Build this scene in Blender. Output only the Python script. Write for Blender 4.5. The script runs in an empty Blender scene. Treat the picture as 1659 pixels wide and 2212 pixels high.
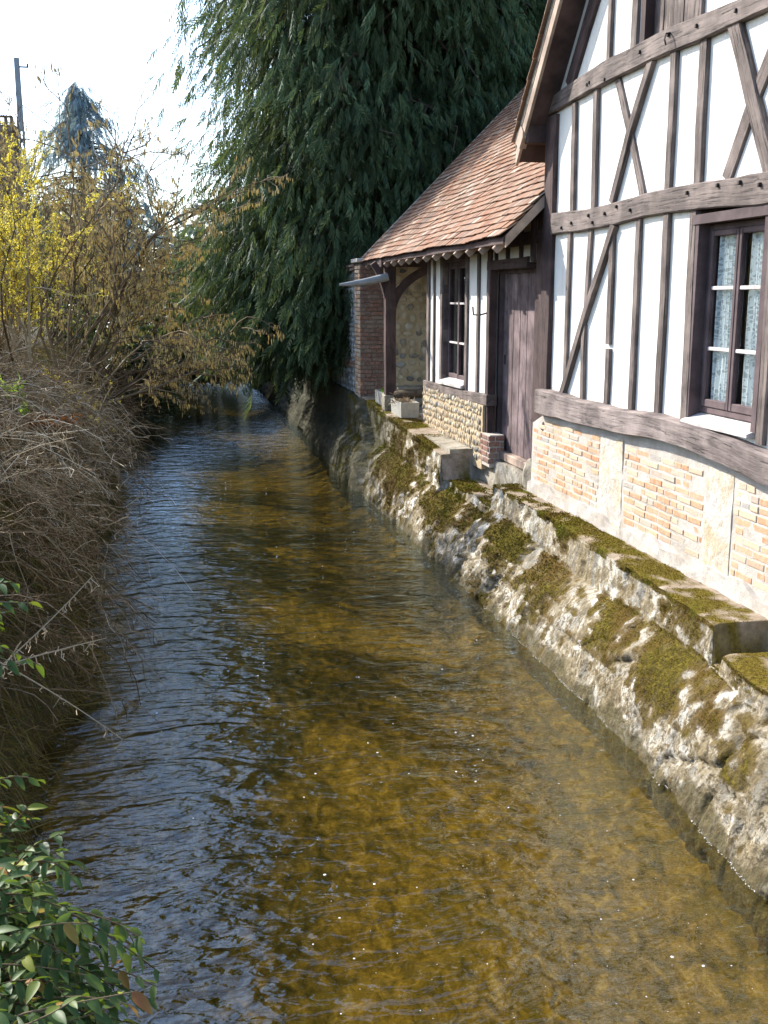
import bpy, math, random
import numpy as np
from math import radians, sin, cos, pi

random.seed(7)
rng = np.random.default_rng(11)
S = bpy.context.scene
COL = S.collection

# ------------------------------------------------------------------ camera
EYE = 3.13
PITCH, YAW = 11.767, 11.851
cam_d = bpy.data.cameras.new("camera")
cam_d.sensor_fit = 'VERTICAL'
cam_d.sensor_height = 36.0
cam_d.lens = 36.0 * 2237.0 / 2212.0
cam_d.clip_start = 0.05
cam_d.clip_end = 2000
cam = bpy.data.objects.new("camera", cam_d)
COL.objects.link(cam)
cam.location = (0, 0, EYE)
cam.rotation_euler = (radians(90 - PITCH), 0, radians(-YAW))
S.camera = cam

# ------------------------------------------------------------------ light
SUN_AZ, SUN_EL = -37.0, 34.0          # azimuth measured from +Y towards +X
w = bpy.data.worlds.new("World")
S.world = w
w.use_nodes = True
nt = w.node_tree
for n in list(nt.nodes):
    nt.nodes.remove(n)
sky = nt.nodes.new('ShaderNodeTexSky')
sky.sky_type = 'NISHITA'
sky.sun_disc = False
sky.sun_elevation = radians(SUN_EL)
sky.sun_rotation = radians(SUN_AZ)
sky.air_density = 1.0
sky.dust_density = 1.3
sky.ozone_density = 3.0
bg = nt.nodes.new('ShaderNodeBackground')
bg.inputs[1].default_value = 0.15
out = nt.nodes.new('ShaderNodeOutputWorld')
nt.links.new(sky.outputs[0], bg.inputs[0])
nt.links.new(bg.outputs[0], out.inputs[0])
sun_d = bpy.data.lights.new("sun", 'SUN')
sun_d.energy = 3.5
sun_d.angle = radians(0.53)
sun_d.color = (1.0, 0.95, 0.87)
sun = bpy.data.objects.new("sun", sun_d)
COL.objects.link(sun)
sun.rotation_euler = (radians(90 - SUN_EL), 0, radians(180 - SUN_AZ))
sun.location = (-20, 30, 30)
vs = S.view_settings
vs.view_transform = 'Standard'
vs.look = 'None'
vs.gamma = 1
vs.exposure = 1.38
vs.use_curve_mapping = False
S.cycles.max_bounces = 8
S.cycles.transparent_max_bounces = 24
S.cycles.caustics_reflective = False
S.cycles.caustics_refractive = False
S.cycles.sample_clamp_indirect = 4.0
S.cycles.use_denoising = True


# ------------------------------------------------------------------ helpers
def _h(ix, iy, iz):
    n = (ix * 374761393 + iy * 668265263 + iz * 2147483647 + 1013904223) & 0xFFFFFFFF
    n = ((n ^ (n >> 13)) * 1274126177) & 0xFFFFFFFF
    n = (n ^ (n >> 16)) & 0xFFFFFFFF
    return n / 4294967295.0


def vn(P, s=1.0, o=0.0):
    """smooth value noise in -1..1 of points (n,3)"""
    Q = np.asarray(P, float) * s + o
    I = np.floor(Q).astype(np.int64)
    f = Q - I
    f = f * f * (3 - 2 * f)
    r = 0
    for a in (0, 1):
        for b in (0, 1):
            for c in (0, 1):
                wgt = (f[..., 0] if a else 1 - f[..., 0]) * (f[..., 1] if b else 1 - f[..., 1]) * (f[..., 2] if c else 1 - f[..., 2])
                r = r + wgt * _h(I[..., 0] + a, I[..., 1] + b, I[..., 2] + c)
    return r * 2 - 1


def fbm(P, s=1.0, octv=4, o=0.0):
    r = 0
    a = 1.0
    for k in range(octv):
        r = r + a * vn(P, s * 2 ** k, o + 17.3 * k)
        a *= 0.5
    return r / 1.9


def link(o, parent=None):
    COL.objects.link(o)
    if parent is not None:
        o.parent = parent
    return o


def mesh(name, V, F, mat, parent=None, smooth=False, uv=None, uv_attr=None):
    """F: array (n,3|4), or list of arrays / lists. uv: per-vertex (n,2)"""
    V = np.asarray(V, np.float32).reshape(-1, 3)
    me = bpy.data.meshes.new(name)
    blocks = F if isinstance(F, list) and len(F) and isinstance(F[0], np.ndarray) else None
    if blocks is None:
        if isinstance(F, np.ndarray):
            blocks = [F]
        else:
            by = {}
            for f in F:
                by.setdefault(len(f), []).append(f)
            blocks = [np.array(v) for v in by.values()]
    loops = np.concatenate([b.reshape(-1) for b in blocks]).astype(np.int32)
    tot = np.concatenate([np.full(len(b), b.shape[1]) for b in blocks]).astype(np.int32)
    start = np.concatenate([[0], np.cumsum(tot)[:-1]]).astype(np.int32)
    me.vertices.add(len(V))
    me.vertices.foreach_set('co', V.ravel())
    me.loops.add(len(loops))
    me.loops.foreach_set('vertex_index', loops)
    me.polygons.add(len(tot))
    me.polygons.foreach_set('loop_start', start)
    me.polygons.foreach_set('loop_total', tot)
    me.polygons.foreach_set('use_smooth', np.full(len(tot), bool(smooth)))
    if uv is not None:
        L = me.uv_layers.new(name='UVMap')
        L.data.foreach_set('uv', np.asarray(uv, np.float32)[loops].ravel())
    me.update(calc_edges=True)
    me.validate()
    if mat is not None:
        me.materials.append(mat)
    return link(bpy.data.objects.new(name, me), parent)


def tag(o, label=None, cat=None, group=None, kind=None):
    if label:
        o['label'] = label
    if cat:
        o['category'] = cat
    if group:
        o['group'] = group
    if kind:
        o['kind'] = kind
    return o


def thing(name, label, cat, loc=(0, 0, 0), group=None):
    o = bpy.data.objects.new(name, None)
    o.empty_display_size = 0.2
    COL.objects.link(o)
    o.location = loc
    return tag(o, label, cat, group)


class MB:
    """collects pieces into one mesh"""
    def __init__(s):
        s.V = []; s.F = {}; s.n = 0; s.UV = []
    def add(s, V, *Fs, uv=None):
        V = np.asarray(V, float).reshape(-1, 3)
        for F in Fs:
            F = np.asarray(F)
            if F.size:
                s.F.setdefault(F.shape[1], []).append(F + s.n)
        s.V.append(V); s.n += len(V)
        s.UV.append(np.zeros((len(V), 2)) if uv is None else uv)
        return s
    def box(s, a, b, ch=0.0):
        s.add(*boxes(np.array([[(a[i] + b[i]) / 2 for i in range(3)]]), np.array([[abs(b[i] - a[i]) for i in range(3)]]), ch))
        return s
    def build(s, name, mat, parent=None, smooth=False, uv=False, loc=None):
        V = np.concatenate(s.V)
        if parent is not None:
            V = V - np.array(world_loc(parent))
        return mesh(name, V, [np.concatenate(v) for v in s.F.values()], mat, parent, smooth, np.concatenate(s.UV) if uv else None)


def world_loc(o):
    l = np.array(o.location)
    while o.parent is not None:
        o = o.parent
        l = l + np.array(o.location)
    return l


_c = np.array([[x, y, z] for x in (-1, 1) for y in (-1, 1) for z in (-1, 1)], float)
_bf = np.array([[0, 1, 3, 2], [4, 6, 7, 5], [0, 4, 5, 1], [2, 3, 7, 6], [0, 2, 6, 4], [1, 5, 7, 3]])


def _chbox():
    # 24 verts: every corner three times, pulled in along one axis each
    V = []
    idx = {}
    for ci, c in enumerate(_c):
        for ax in range(3):
            idx[(ci, ax)] = len(V)
            V.append((ci, ax))
    F4, F3 = [], []
    for fi, f in enumerate(_bf):
        ax = [i for i in range(3) if len(set(_c[v][i] for v in f)) == 1][0]
        F4.append([idx[(v, ax)] for v in f])
    for ci in range(8):
        s = _c[ci].prod()
        t = [idx[(ci, 0)], idx[(ci, 1)], idx[(ci, 2)]]
        F3.append(t if s > 0 else t[::-1])
    for a in range(8):
        for b in range(a + 1, 8):
            d = np.nonzero(_c[a] != _c[b])[0]
            if len(d) == 1:
                o = [i for i in range(3) if i != d[0]]
                q = [idx[(a, o[0])], idx[(b, o[0])], idx[(b, o[1])], idx[(a, o[1])]]
                F4.append(q)
    return V, np.array(F4), np.array(F3)


_CV, _C4, _C3 = _chbox()


def boxes(cent, size, ch=0.0, rot=None):
    """many boxes; returns V, F4, F3"""
    cent = np.asarray(cent, float); size = np.asarray(size, float)
    n = len(cent)
    if ch <= 0:
        T = _c[None] * size[:, None] / 2
        F4, F3 = _bf, np.zeros((0, 3), int)
    else:
        T = np.zeros((n, 24, 3))
        for k, (ci, ax) in enumerate(_CV):
            h = size / 2 - ch
            h = h.copy()
            h[:, ax] = size[:, ax] / 2
            T[:, k] = _c[ci] * h
        F4, F3 = _C4, _C3
    m = T.shape[1]
    if rot is not None:
        T = np.einsum('nij,nkj->nki', rot, T)
    V = (T + cent[:, None]).reshape(-1, 3)
    off = (np.arange(n) * m)[:, None, None]
    return V, (F4[None] + off).reshape(-1, 4), (F3[None] + off).reshape(-1, 3)


def tubes(P, r, sides=3):
    """P (n,k,3) polylines, r (n,k) radii -> V,F4"""
    P = np.asarray(P, float)
    n, k, _ = P.shape
    T = np.gradient(P, axis=1)
    T /= np.linalg.norm(T, axis=2, keepdims=True) + 1e-9
    ref = np.where(np.abs(T[:, :1, 2:3]) > 0.8, np.array([[[1., 0, 0]]]), np.array([[[0, 0, 1.]]]))
    A = np.cross(T, ref); A /= np.linalg.norm(A, axis=2, keepdims=True) + 1e-9
    B = np.cross(T, A)
    r = np.asarray(r, float)
    if r.ndim == 1:
        r = np.repeat(r[:, None], k, 1)
    ang = np.arange(sides) / sides * 2 * pi
    V = P[:, :, None] + r[:, :, None, None] * (A[:, :, None] * np.cos(ang)[None, None, :, None] + B[:, :, None] * np.sin(ang)[None, None, :, None])
    i = np.arange(k - 1)[:, None]; j = np.arange(sides)[None]
    q = np.stack([i * sides + j, i * sides + (j + 1) % sides, (i + 1) * sides + (j + 1) % sides, (i + 1) * sides + j], -1).reshape(-1, 4)
    F = (q[None] + (np.arange(n) * k * sides)[:, None, None]).reshape(-1, 4)
    return V.reshape(-1, 3), F


def lines(starts, dirs, length, k=6, droop=0.0, wob=0.1, rg=rng):
    """bendy polylines (n,k,3)"""
    n = len(starts)
    t = np.linspace(0, 1, k)
    d = dirs / (np.linalg.norm(dirs, axis=1, keepdims=True) + 1e-9)
    L = np.broadcast_to(np.asarray(length, float), (n,))
    P = starts[:, None] + d[:, None] * t[None, :, None] * L[:, None, None]
    w_ = rg.normal(0, 1, (n, 2, 3))
    P = P + (w_[:, :1] * np.sin(t * pi)[None, :, None] + w_[:, 1:] * np.sin(t * 2 * pi)[None, :, None] * .6) * wob * L[:, None, None]
    dr = np.broadcast_to(np.asarray(droop, float), (n,))
    P[:, :, 2] -= dr[:, None] * (t ** 2)[None] * L[:, None]
    return P


def place(T, F, pos, R, sc):
    """template verts T (m,3), rotations R (n,3,3), scale (n,) -> V, F"""
    n, m = len(pos), len(T)
    V = np.einsum('nij,mj->nmi', R, T) * np.asarray(sc)[:, None, None] + pos[:, None]
    return V.reshape(-1, 3), (F[None] + (np.arange(n) * m)[:, None, None]).reshape(-1, F.shape[1])


def frames(X, Zref=None, roll=None):
    """rotation matrices whose first column is X"""
    X = X / (np.linalg.norm(X, axis=1, keepdims=True) + 1e-9)
    up = np.tile(np.array([[0, 0, 1.]]), (len(X), 1)) if Zref is None else Zref
    Y = np.cross(up, X); ny = np.linalg.norm(Y, axis=1, keepdims=True)
    Y = np.where(ny < 1e-3, np.array([[0, 1., 0]]), Y / (ny + 1e-9))
    Z = np.cross(X, Y)
    if roll is not None:
        c, s = np.cos(roll)[:, None], np.sin(roll)[:, None]
        Y, Z = Y * c + Z * s, Z * c - Y * s
    return np.stack([X, Y, Z], 2)


# ------------------------------------------------------------------ materials
class N:
    def __init__(s, name):
        s.m = bpy.data.materials.new(name); s.m.use_nodes = True
        s.t = s.m.node_tree; s.p = s.t.nodes['Principled BSDF']; s.o = s.t.nodes['Material Output']
        s._tc = None
    def n(s, k, **kw):
        x = s.t.nodes.new('ShaderNode' + k)
        for a, b in kw.items():
            setattr(x, a, b)
        return x
    def l(s, a, b):
        s.t.links.new(a, b)
    def inp(s, sock, v):
        if isinstance(v, bpy.types.NodeSocket):
            s.l(v, sock)
        elif isinstance(v, (tuple, list)) and len(v) == 3 and sock.type == 'RGBA':
            sock.default_value = (*v, 1)
        else:
            sock.default_value = v
    def co(s, kind='Object', scale=None):
        if s._tc is None:
            s._tc = s.n('TexCoord')
        c = s._tc.outputs[kind]
        if scale is not None:
            mp = s.n('Mapping')
            mp.inputs['Scale'].default_value = scale
            s.l(c, mp.inputs[0]); c = mp.outputs[0]
        return c
    def noise(s, scale, vec=None, detail=4, rough=.55, dist=0, out=0):
        x = s.n('TexNoise'); x.inputs['Scale'].default_value = scale; x.inputs['Detail'].default_value = detail
        x.inputs['Roughness'].default_value = rough; x.inputs['Distortion'].default_value = dist
        s.l(vec if vec is not None else s.co(), x.inputs['Vector'])
        return x.outputs[out]
    def vor(s, scale, vec=None, feat='F1', out='Distance'):
        x = s.n('TexVoronoi', feature=feat); x.inputs['Scale'].default_value = scale
        s.l(vec if vec is not None else s.co(), x.inputs['Vector'])
        return x.outputs[out]
    def ramp(s, fac, stops, interp='LINEAR'):
        x = s.n('ValToRGB'); cr = x.color_ramp; cr.interpolation = interp
        while len(cr.elements) < len(stops):
            cr.elements.new(.5)
        for e, (p, c) in zip(cr.elements, stops):
            e.position = p
            e.color = (c, c, c, 1) if isinstance(c, (int, float)) else (*c, 1)
        s.l(fac, x.inputs[0])
        return x.outputs[0]
    def mix(s, fac, a, b, mode='MIX'):
        x = s.n('MixRGB', blend_type=mode)
        s.inp(x.inputs[0], fac); s.inp(x.inputs[1], a); s.inp(x.inputs[2], b)
        return x.outputs[0]
    def math(s, op, a, b=0.0, c=None):
        x = s.n('Math', operation=op)
        s.inp(x.inputs[0], a); s.inp(x.inputs[1], b)
        if c is not None:
            s.inp(x.inputs[2], c)
        return x.outputs[0]
    def sep(s, v):
        x = s.n('SeparateXYZ'); s.l(v, x.inputs[0]); return x.outputs
    def rnd(s):
        g = s.n('NewGeometry'); return g.outputs['Random Per Island']
    def bump(s, h, strength=.5, dist=.02, nrm=None):
        x = s.n('Bump'); x.inputs['Strength'].default_value = strength; x.inputs['Distance'].default_value = dist
        s.l(h, x.inputs['Height'])
        if nrm is not None:
            s.l(nrm, x.inputs['Normal'])
        s.l(x.outputs[0], s.p.inputs['Normal'])
        return x.outputs[0]
    def fin(s, col=None, rough=.8, spec=.3, sub=None):
        if col is not None:
            s.inp(s.p.inputs['Base Color'], col)
        s.inp(s.p.inputs['Roughness'], rough)
        s.p.inputs['Specular IOR Level'].default_value = spec
        return s.m


def m_plaster(name='plaster', base=(.82, .80, .74), lo=(.66, .64, .58)):
    s = N(name)
    n1 = s.noise(1.3, detail=6, rough=.65)
    vs_ = s.n('Mapping'); vs_.inputs['Scale'].default_value = (1, 3.2, .35); s.l(s.co(), vs_.inputs[0])
    c = s.mix(s.ramp(n1, [(.42, 0.), (.72, .6)]), base, lo)
    c = s.mix(s.ramp(s.noise(2.6, vs_.outputs[0], 6, .7), [(.5, 0.), (.7, .5)]), c, (.52, .49, .43))
    sp = s.noise(38, detail=3)
    c = s.mix(s.ramp(sp, [(.66, 0.), (.74, .25)]), c, (.45, .42, .37))
    s.bump(s.math('ADD', s.noise(9, detail=8, rough=.7), s.math('MULTIPLY', s.noise(90), .3)), .35, .012)
    return s.fin(c, .9, .15)


def m_wood(name, a, b, crack=(.02, .015, .014), dens=42):
    s = N(name)
    uv = s.co('UV')
    mp = s.n('Mapping'); mp.inputs['Scale'].default_value = (1.0, 14, 1); s.l(uv, mp.inputs[0])
    g1 = s.noise(2.2, mp.outputs[0], 7, .7, .6)
    mp2 = s.n('Mapping'); mp2.inputs['Scale'].default_value = (1.6, dens, 1); s.l(uv, mp2.inputs[0])
    g2 = s.noise(1.6, mp2.outputs[0], 5, .7, .9)
    blotch = s.noise(2.7, s.co(), 5, .6)
    c = s.mix(s.ramp(g1, [(.3, 0.), (.7, 1.)]), a, b)
    c = s.mix(s.ramp(blotch, [(.42, 0.), (.7, .7)]), c, tuple(min(1, x * 1.9) for x in b))
    cr = s.ramp(g2, [(.34, 1.), (.44, 0.)])
    c = s.mix(s.math('MULTIPLY', cr, .8), c, crack)
    h = s.math('SUBTRACT', s.math('ADD', s.math('MULTIPLY', g2, .6), g1), s.math('MULTIPLY', cr, .8))
    s.bump(h, .8, .012)
    return s.fin(c, .82, .25)


M = {}
M['plaster'] = m_plaster()
M['cream'] = m_plaster('cream_plaster', (.74, .70, .60), (.60, .55, .45))
M['beam'] = m_wood('weathered_oak', (.07, .053, .047), (.18, .143, .125))
M['sill_oak'] = m_wood('weathered_sill_oak', (.08, .06, .055), (.24, .195, .175), dens=24)
M['dark_oak'] = m_wood('dark_oak', (.035, .022, .02), (.085, .055, .05))
M['door'] = m_wood('door_boards', (.045, .028, .028), (.21, .155, .15), dens=60)
M['frame'] = m_wood('window_wood', (.05, .032, .035), (.11, .08, .078))
M['pale_wood'] = m_wood('pale_weathered_wood', (.30, .26, .25), (.50, .46, .43))
M['board'] = m_wood('verge_board', (.20, .14, .11), (.34, .26, .20))


def m_brick(name, stops, dirt=.5):
    s = N(name)
    r = s.rnd()
    c = s.ramp(r, stops)
    c = s.mix(s.ramp(s.noise(24, detail=5), [(.4, 0.), (.7, dirt)]), c, (.62, .52, .40))
    c = s.mix(s.ramp(s.noise(70, detail=3), [(.6, 0.), (.72, .5)]), c, (.20, .10, .06))
    s.bump(s.noise(60, detail=6, rough=.7), .7, .008)
    return s.fin(c, .88, .2)


M['brick'] = m_brick('orange_brick', [(0, (.52, .28, .15)), (.25, (.60, .38, .22)), (.45, (.50, .23, .11)), (.62, (.60, .46, .32)), (.8, (.64, .48, .32)), (.93, (.38, .36, .33)), (1, (.56, .33, .19))])
M['redbrick'] = m_brick('dark_red_brick', [(0, (.22, .10, .07)), (.3, (.30, .145, .10)), (.6, (.20, .11, .085)), (1, (.29, .20, .15))], .3)


def m_mortar(name, a, b, sc=14):
    s = N(name)
    c = s.mix(s.ramp(s.noise(sc * .25, detail=7, rough=.65), [(.35, 0.), (.68, 1.)]), a, b)
    s.bump(s.noise(sc * 3, detail=7, rough=.75), .8, .012)
    return s.fin(c, .92, .1)


M['mortar'] = m_mortar('lime_mortar', (.62, .58, .52), (.44, .38, .31))
M['darkmortar'] = m_mortar('dark_mortar', (.30, .26, .21), (.16, .13, .10))  # darker mortar for the roof bed and pillar core
M['daub'] = m_mortar('ochre_mortar', (.60, .48, .32), (.46, .34, .20))


def m_tile():
    s = N('clay_tile')
    r = s.rnd()
    c = s.ramp(r, [(0, (.25, .115, .065)), (.25, (.31, .165, .10)), (.5, (.25, .14, .09)), (.7, (.33, .22, .15)), (.88, (.20, .105, .07)), (1, (.46, .37, .29))])
    c = s.mix(s.ramp(s.noise(1.6, detail=6), [(.45, 0.), (.7, .45)]), c, (.25, .21, .17))
    c = s.mix(s.ramp(s.noise(28, detail=4), [(.58, 0.), (.7, .5)]), c, (.40, .36, .30))
    s.bump(s.noise(50, detail=5), .4, .006)
    return s.fin(c, .85, .2)


M['tile'] = m_tile()


def m_pierstone():
    s = N('pier_stone')
    n = s.noise(3.5, detail=8, rough=.7, dist=.5)
    c = s.ramp(n, [(.30, (.50, .36, .19)), (.42, (.62, .51, .36)), (.52, (.68, .63, .55)), (.7, (.55, .50, .43))])
    s.bump(s.noise(16, detail=9, rough=.75), .9, .03)
    return s.fin(c, .9, .15)


M['pierstone'] = m_pierstone()


def m_riverwall(dark=False):
    s = N('river_wall_far' if dark else 'river_wall_render')
    P = s.co('Object')
    st = s.n('Mapping'); st.inputs['Scale'].default_value = (1, 1, .28); s.l(P, st.inputs[0])
    st2 = s.n('Mapping'); st2.inputs['Scale'].default_value = (1, 1, .12); s.l(P, st2.inputs[0])
    x, y, z = s.sep(P)
    n1 = s.noise(2.2, st.outputs[0], 9, .68, .4)
    n2 = s.noise(7.0, P, 9, .72, .3)
    base = s.ramp(n2, [(.28, (.06, .05, .035)), (.40, (.20, .16, .10)), (.49, (.38, .32, .21)), (.55, (.78, .74, .64)), (.66, (.86, .83, .75)), (.8, (.46, .38, .26))])
    ochre = s.mix(s.ramp(n1, [(.42, 0.), (.60, .8)]), base, (.30, .24, .14))
    grey = s.mix(s.ramp(s.noise(5.5, st2.outputs[0], 6, .6), [(.52, 0.), (.66, .65)]), ochre, (.24, .235, .21))
    # damp algae by the water
    damp = s.math('ADD', s.math('SUBTRACT', z, -.16), s.math('MULTIPLY', s.noise(3.0, P, 5), -.5))
    c = s.mix(s.ramp(damp, [(0., .8), (.05, .0)]), grey, (.10, .085, .038))
    at = s.n('Attribute'); at.attribute_name = 'moss'
    mf = at.outputs['Fac']
    br = s.math('ADD', s.math('MULTIPLY', mf, .5), s.noise(19, P, 5, .7, .3))
    c = s.mix(s.ramp(br, [(.56, 0.), (.66, .85)]), c, (.17, .115, .05))
    mosscol = s.ramp(s.noise(30, P, 4), [(.3, (.06, .045, .008)), (.5, (.13, .10, .014)), (.7, (.20, .155, .022))])
    mosscol = s.mix(s.ramp(s.noise(2.3, P, 5, .65), [(.42, 0.), (.60, .8)]), mosscol, (.13, .075, .02))
    c = s.mix(mf, c, mosscol)
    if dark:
        c = s.mix(s.ramp(s.noise(1.2, st.outputs[0], 8, .7), [(.3, .80), (.6, .98)]), c, (.035, .04, .024))  # conifer's shade on the far wall mixed into its mossy colour
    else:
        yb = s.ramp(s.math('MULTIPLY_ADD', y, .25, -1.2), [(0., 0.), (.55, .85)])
        c = s.mix(yb, c, (.05, .052, .03))  # far end darkened in colour to carry the conifer's shade
    pit_shade = s.noise(26, P, 6, .7, .4)
    lowm = s.ramp(z, [(.35, 1.), (.62, .35)])
    c = s.mix(s.math('MULTIPLY', s.ramp(pit_shade, [(.50, 0.), (.60, .9)]), lowm), c, (.10, .08, .05))  # dark spots painted in for shaded pits, without matching relief
    hh = s.math('ADD', s.math('MULTIPLY', s.noise(22, P, 9, .75), 1.), s.math('MULTIPLY', s.noise(8, P, 4), 1.2))
    s.bump(hh, 1.0, .03)
    return s.fin(c, .95, .1)


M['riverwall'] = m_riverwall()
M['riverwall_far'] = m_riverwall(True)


def m_ledge():
    s = N('ledge_top')
    P = s.co('Object')
    n = s.noise(2.3, P, 7, .65)
    c = s.ramp(s.noise(9, P, 7, .7), [(.3, (.20, .16, .11)), (.5, (.33, .26, .19)), (.65, (.45, .38, .30)), (.8, (.60, .56, .48))])
    moss = s.ramp(s.noise(35, P, 4), [(.3, (.07, .052, .008)), (.5, (.14, .105, .014)), (.7, (.20, .15, .022))])
    at = s.n('Attribute'); at.attribute_name = 'moss'
    c = s.mix(at.outputs['Fac'], c, moss)
    s.bump(s.noise(40, P, 8, .75), .8, .015)
    return s.fin(c, .95, .1)


M['ledge'] = m_ledge()


def m_flat(name, stops, sc=8, rough=.9, bump=.4, bd=.01, rnd=False, spec=.2):
    s = N(name)
    c = s.ramp(s.rnd() if rnd else s.noise(sc, detail=6, rough=.65), stops)
    if bump:
        s.bump(s.noise(sc * 3, detail=6, rough=.7), bump, bd)
    return s.fin(c, rough, spec)


def m_moss():
    s = N('moss')
    c = s.ramp(s.rnd(), [(0, (.05, .035, .006)), (.35, (.12, .09, .010)), (.7, (.19, .15, .014)), (1, (.27, .23, .03))])
    P = s.co('Object')
    c = s.mix(s.ramp(s.noise(2.1, P, 5, .65), [(.46, 0.), (.60, .85)]), c, (.12, .065, .018))
    c = s.mix(s.ramp(s.noise(3.3, P, 4, .6, .4), [(.56, 0.), (.66, .6)]), c, (.20, .25, .02))
    return s.fin(c, .95, .1)


M['moss'] = m_moss()
M['concrete'] = m_flat('concrete', [(.3, (.30, .29, .26)), (.7, (.46, .45, .40))], 12)
M['stepstone'] = m_flat('step_stone', [(.3, (.14, .12, .08)), (.5, (.34, .30, .23)), (.7, (.50, .46, .38))], 5, bd=.03, bump=.9)
M['flint'] = m_flat('flint', [(0, (.20, .19, .17)), (.2, (.52, .42, .28)), (.5, (.62, .52, .36)), (.75, (.48, .36, .22)), (.93, (.66, .60, .50)), (1, (.12, .13, .14))], rnd=True, bump=0)
M['flintgrey'] = m_flat('grey_flint', [(0, (.14, .15, .16)), (.3, (.30, .30, .29)), (.6, (.40, .38, .34)), (1, (.52, .50, .45))], rnd=True, bump=0)
M['greymortar'] = m_mortar('grey_mortar', (.34, .34, .31), (.22, .22, .20))
M['iron'] = m_flat('black_iron', [(.3, (.02, .018, .016)), (.7, (.06, .04, .03))], 20, .6)
M['zinc'] = m_flat('grey_zinc', [(.3, (.22, .23, .23)), (.7, (.33, .34, .34))], 6, .5)
M['poleconc'] = m_flat('pole_concrete', [(.3, (.30, .31, .32)), (.7, (.40, .41, .42))], 3)
M['dark_room'] = m_flat('dark_interior', [(0, (.02, .02, .02)), (1, (.035, .03, .03))], 1, bump=0)  # near-black colour stands in for the unlit rooms
M['soil'] = m_flat('bank_soil', [(.3, (.035, .028, .014)), (.5, (.07, .055, .028)), (.7, (.045, .05, .02))], 5, bump=1, bd=.05)
M['grassland'] = m_flat('meadow', [(.3, (.05, .06, .02)), (.6, (.09, .10, .035)), (.8, (.13, .11, .06))], 1.5, bump=.6, bd=.05)
M['bark'] = m_flat('bark', [(.3, (.05, .035, .022)), (.7, (.12, .09, .06))], 14, bump=.8)
M['plume_pod'] = m_flat('dry_leaf', [(0, (.28, .20, .12)), (1, (.45, .36, .24))], rnd=True, bump=0)
M['foam'] = m_flat('foam', [(0, (.75, .76, .74)), (1, (.85, .86, .84))], rnd=True, bump=0, rough=.5)


def m_leaf(name, stops, trans=.35, rough=.5, spec=.4, tcol=None):
    s = N(name)
    c = s.ramp(s.rnd(), stops)
    s.inp(s.p.inputs['Base Color'], c)
    s.p.inputs['Roughness'].default_value = rough
    s.p.inputs['Specular IOR Level'].default_value = spec
    t = s.n('BsdfTranslucent')
    if tcol is None:
        s.l(s.mix(.5, c, (.25, .3, .03)), t.inputs[0])
    else:
        s.inp(t.inputs[0], tcol)
    mx = s.n('MixShader'); mx.inputs[0].default_value = trans
    s.l(s.p.outputs[0], mx.inputs[1]); s.l(t.outputs[0], mx.inputs[2]); s.l(mx.outputs[0], s.o.inputs[0])
    return s.m


def m_cypress():
    s = N('cypress_foliage')
    c = s.ramp(s.rnd(), [(0, (.034, .064, .032)), (.4, (.055, .096, .044)), (.8, (.085, .128, .054)), (1, (.125, .15, .065))])
    P = s.co('Object')
    k = s.ramp(s.noise(.9, P, 4, .6), [(.35, .55), (.5, 1.), (.68, 1.9)])
    c = s.mix(1., c, k, 'MULTIPLY')
    c = s.mix(s.ramp(s.noise(2.4, P, 4, .6), [(.60, 0.), (.72, .6)]), c, (.13, .12, .05))
    s.inp(s.p.inputs['Base Color'], c); s.p.inputs['Roughness'].default_value = .65; s.p.inputs['Specular IOR Level'].default_value = .2
    t = s.n('BsdfTranslucent'); s.l(s.mix(.4, c, (.20, .24, .04)), t.inputs[0])
    mx = s.n('MixShader'); mx.inputs[0].default_value = .27
    s.l(s.p.outputs[0], mx.inputs[1]); s.l(t.outputs[0], mx.inputs[2]); s.l(mx.outputs[0], s.o.inputs[0])
    return s.m


M['cypress'] = m_cypress()
M['farconifer'] = m_leaf('hazed_conifer', [(0, (.19, .26, .30)), (1, (.28, .35, .38))], .2, .7, .1)  # pale blue haze of distance put into the leaf colour
M['evergreen'] = m_leaf('glossy_leaf', [(0, (.035, .075, .02)), (.6, (.065, .12, .03)), (.85, (.12, .17, .035)), (.95, (.28, .30, .03)), (1, (.32, .10, .04))], .3, .5, .3, (.16, .24, .02))
M['darkleaf'] = m_leaf('dark_bush_leaf', [(0, (.015, .03, .012)), (.6, (.03, .05, .018)), (1, (.07, .09, .03))], .25)
M['ivy'] = m_leaf('ivy_leaf', [(0, (.02, .05, .015)), (.7, (.05, .09, .02)), (1, (.14, .16, .03))], .3)
M['forsythia'] = m_leaf('yellow_blossom', [(0, (.68, .55, .06)), (.6, (.82, .70, .12)), (1, (.62, .58, .12))], .45, .6, .1, (.85, .75, .10))
M['catkin'] = m_leaf('catkin', [(0, (.46, .37, .17)), (.5, (.62, .53, .28)), (1, (.76, .70, .45))], .5, .8, .1, (.82, .70, .36))
M['twig'] = m_flat('dry_twig', [(0, (.08, .05, .022)), (.45, (.23, .165, .085)), (.8, (.40, .31, .19)), (1, (.62, .55, .42))], rnd=True, bump=0)
M['redtwig'] = m_flat('russet_twig', [(0, (.06, .04, .02)), (.6, (.14, .09, .045)), (1, (.24, .17, .10))], rnd=True, bump=0)
M['hazelbark'] = m_flat('hazel_bark', [(0, (.08, .055, .03)), (.6, (.17, .125, .075)), (1, (.30, .24, .15))], rnd=True, bump=0)
M['drygrass'] = m_leaf('dry_grass', [(0, (.07, .055, .015)), (.5, (.14, .11, .03)), (.85, (.22, .17, .07)), (1, (.10, .12, .02))], .3, .8, .1, (.25, .2, .05))
M['fern'] = m_leaf('green_blade', [(0, (.12, .26, .03)), (1, (.22, .38, .05))], .4, .5, .3, (.35, .5, .05))
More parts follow.
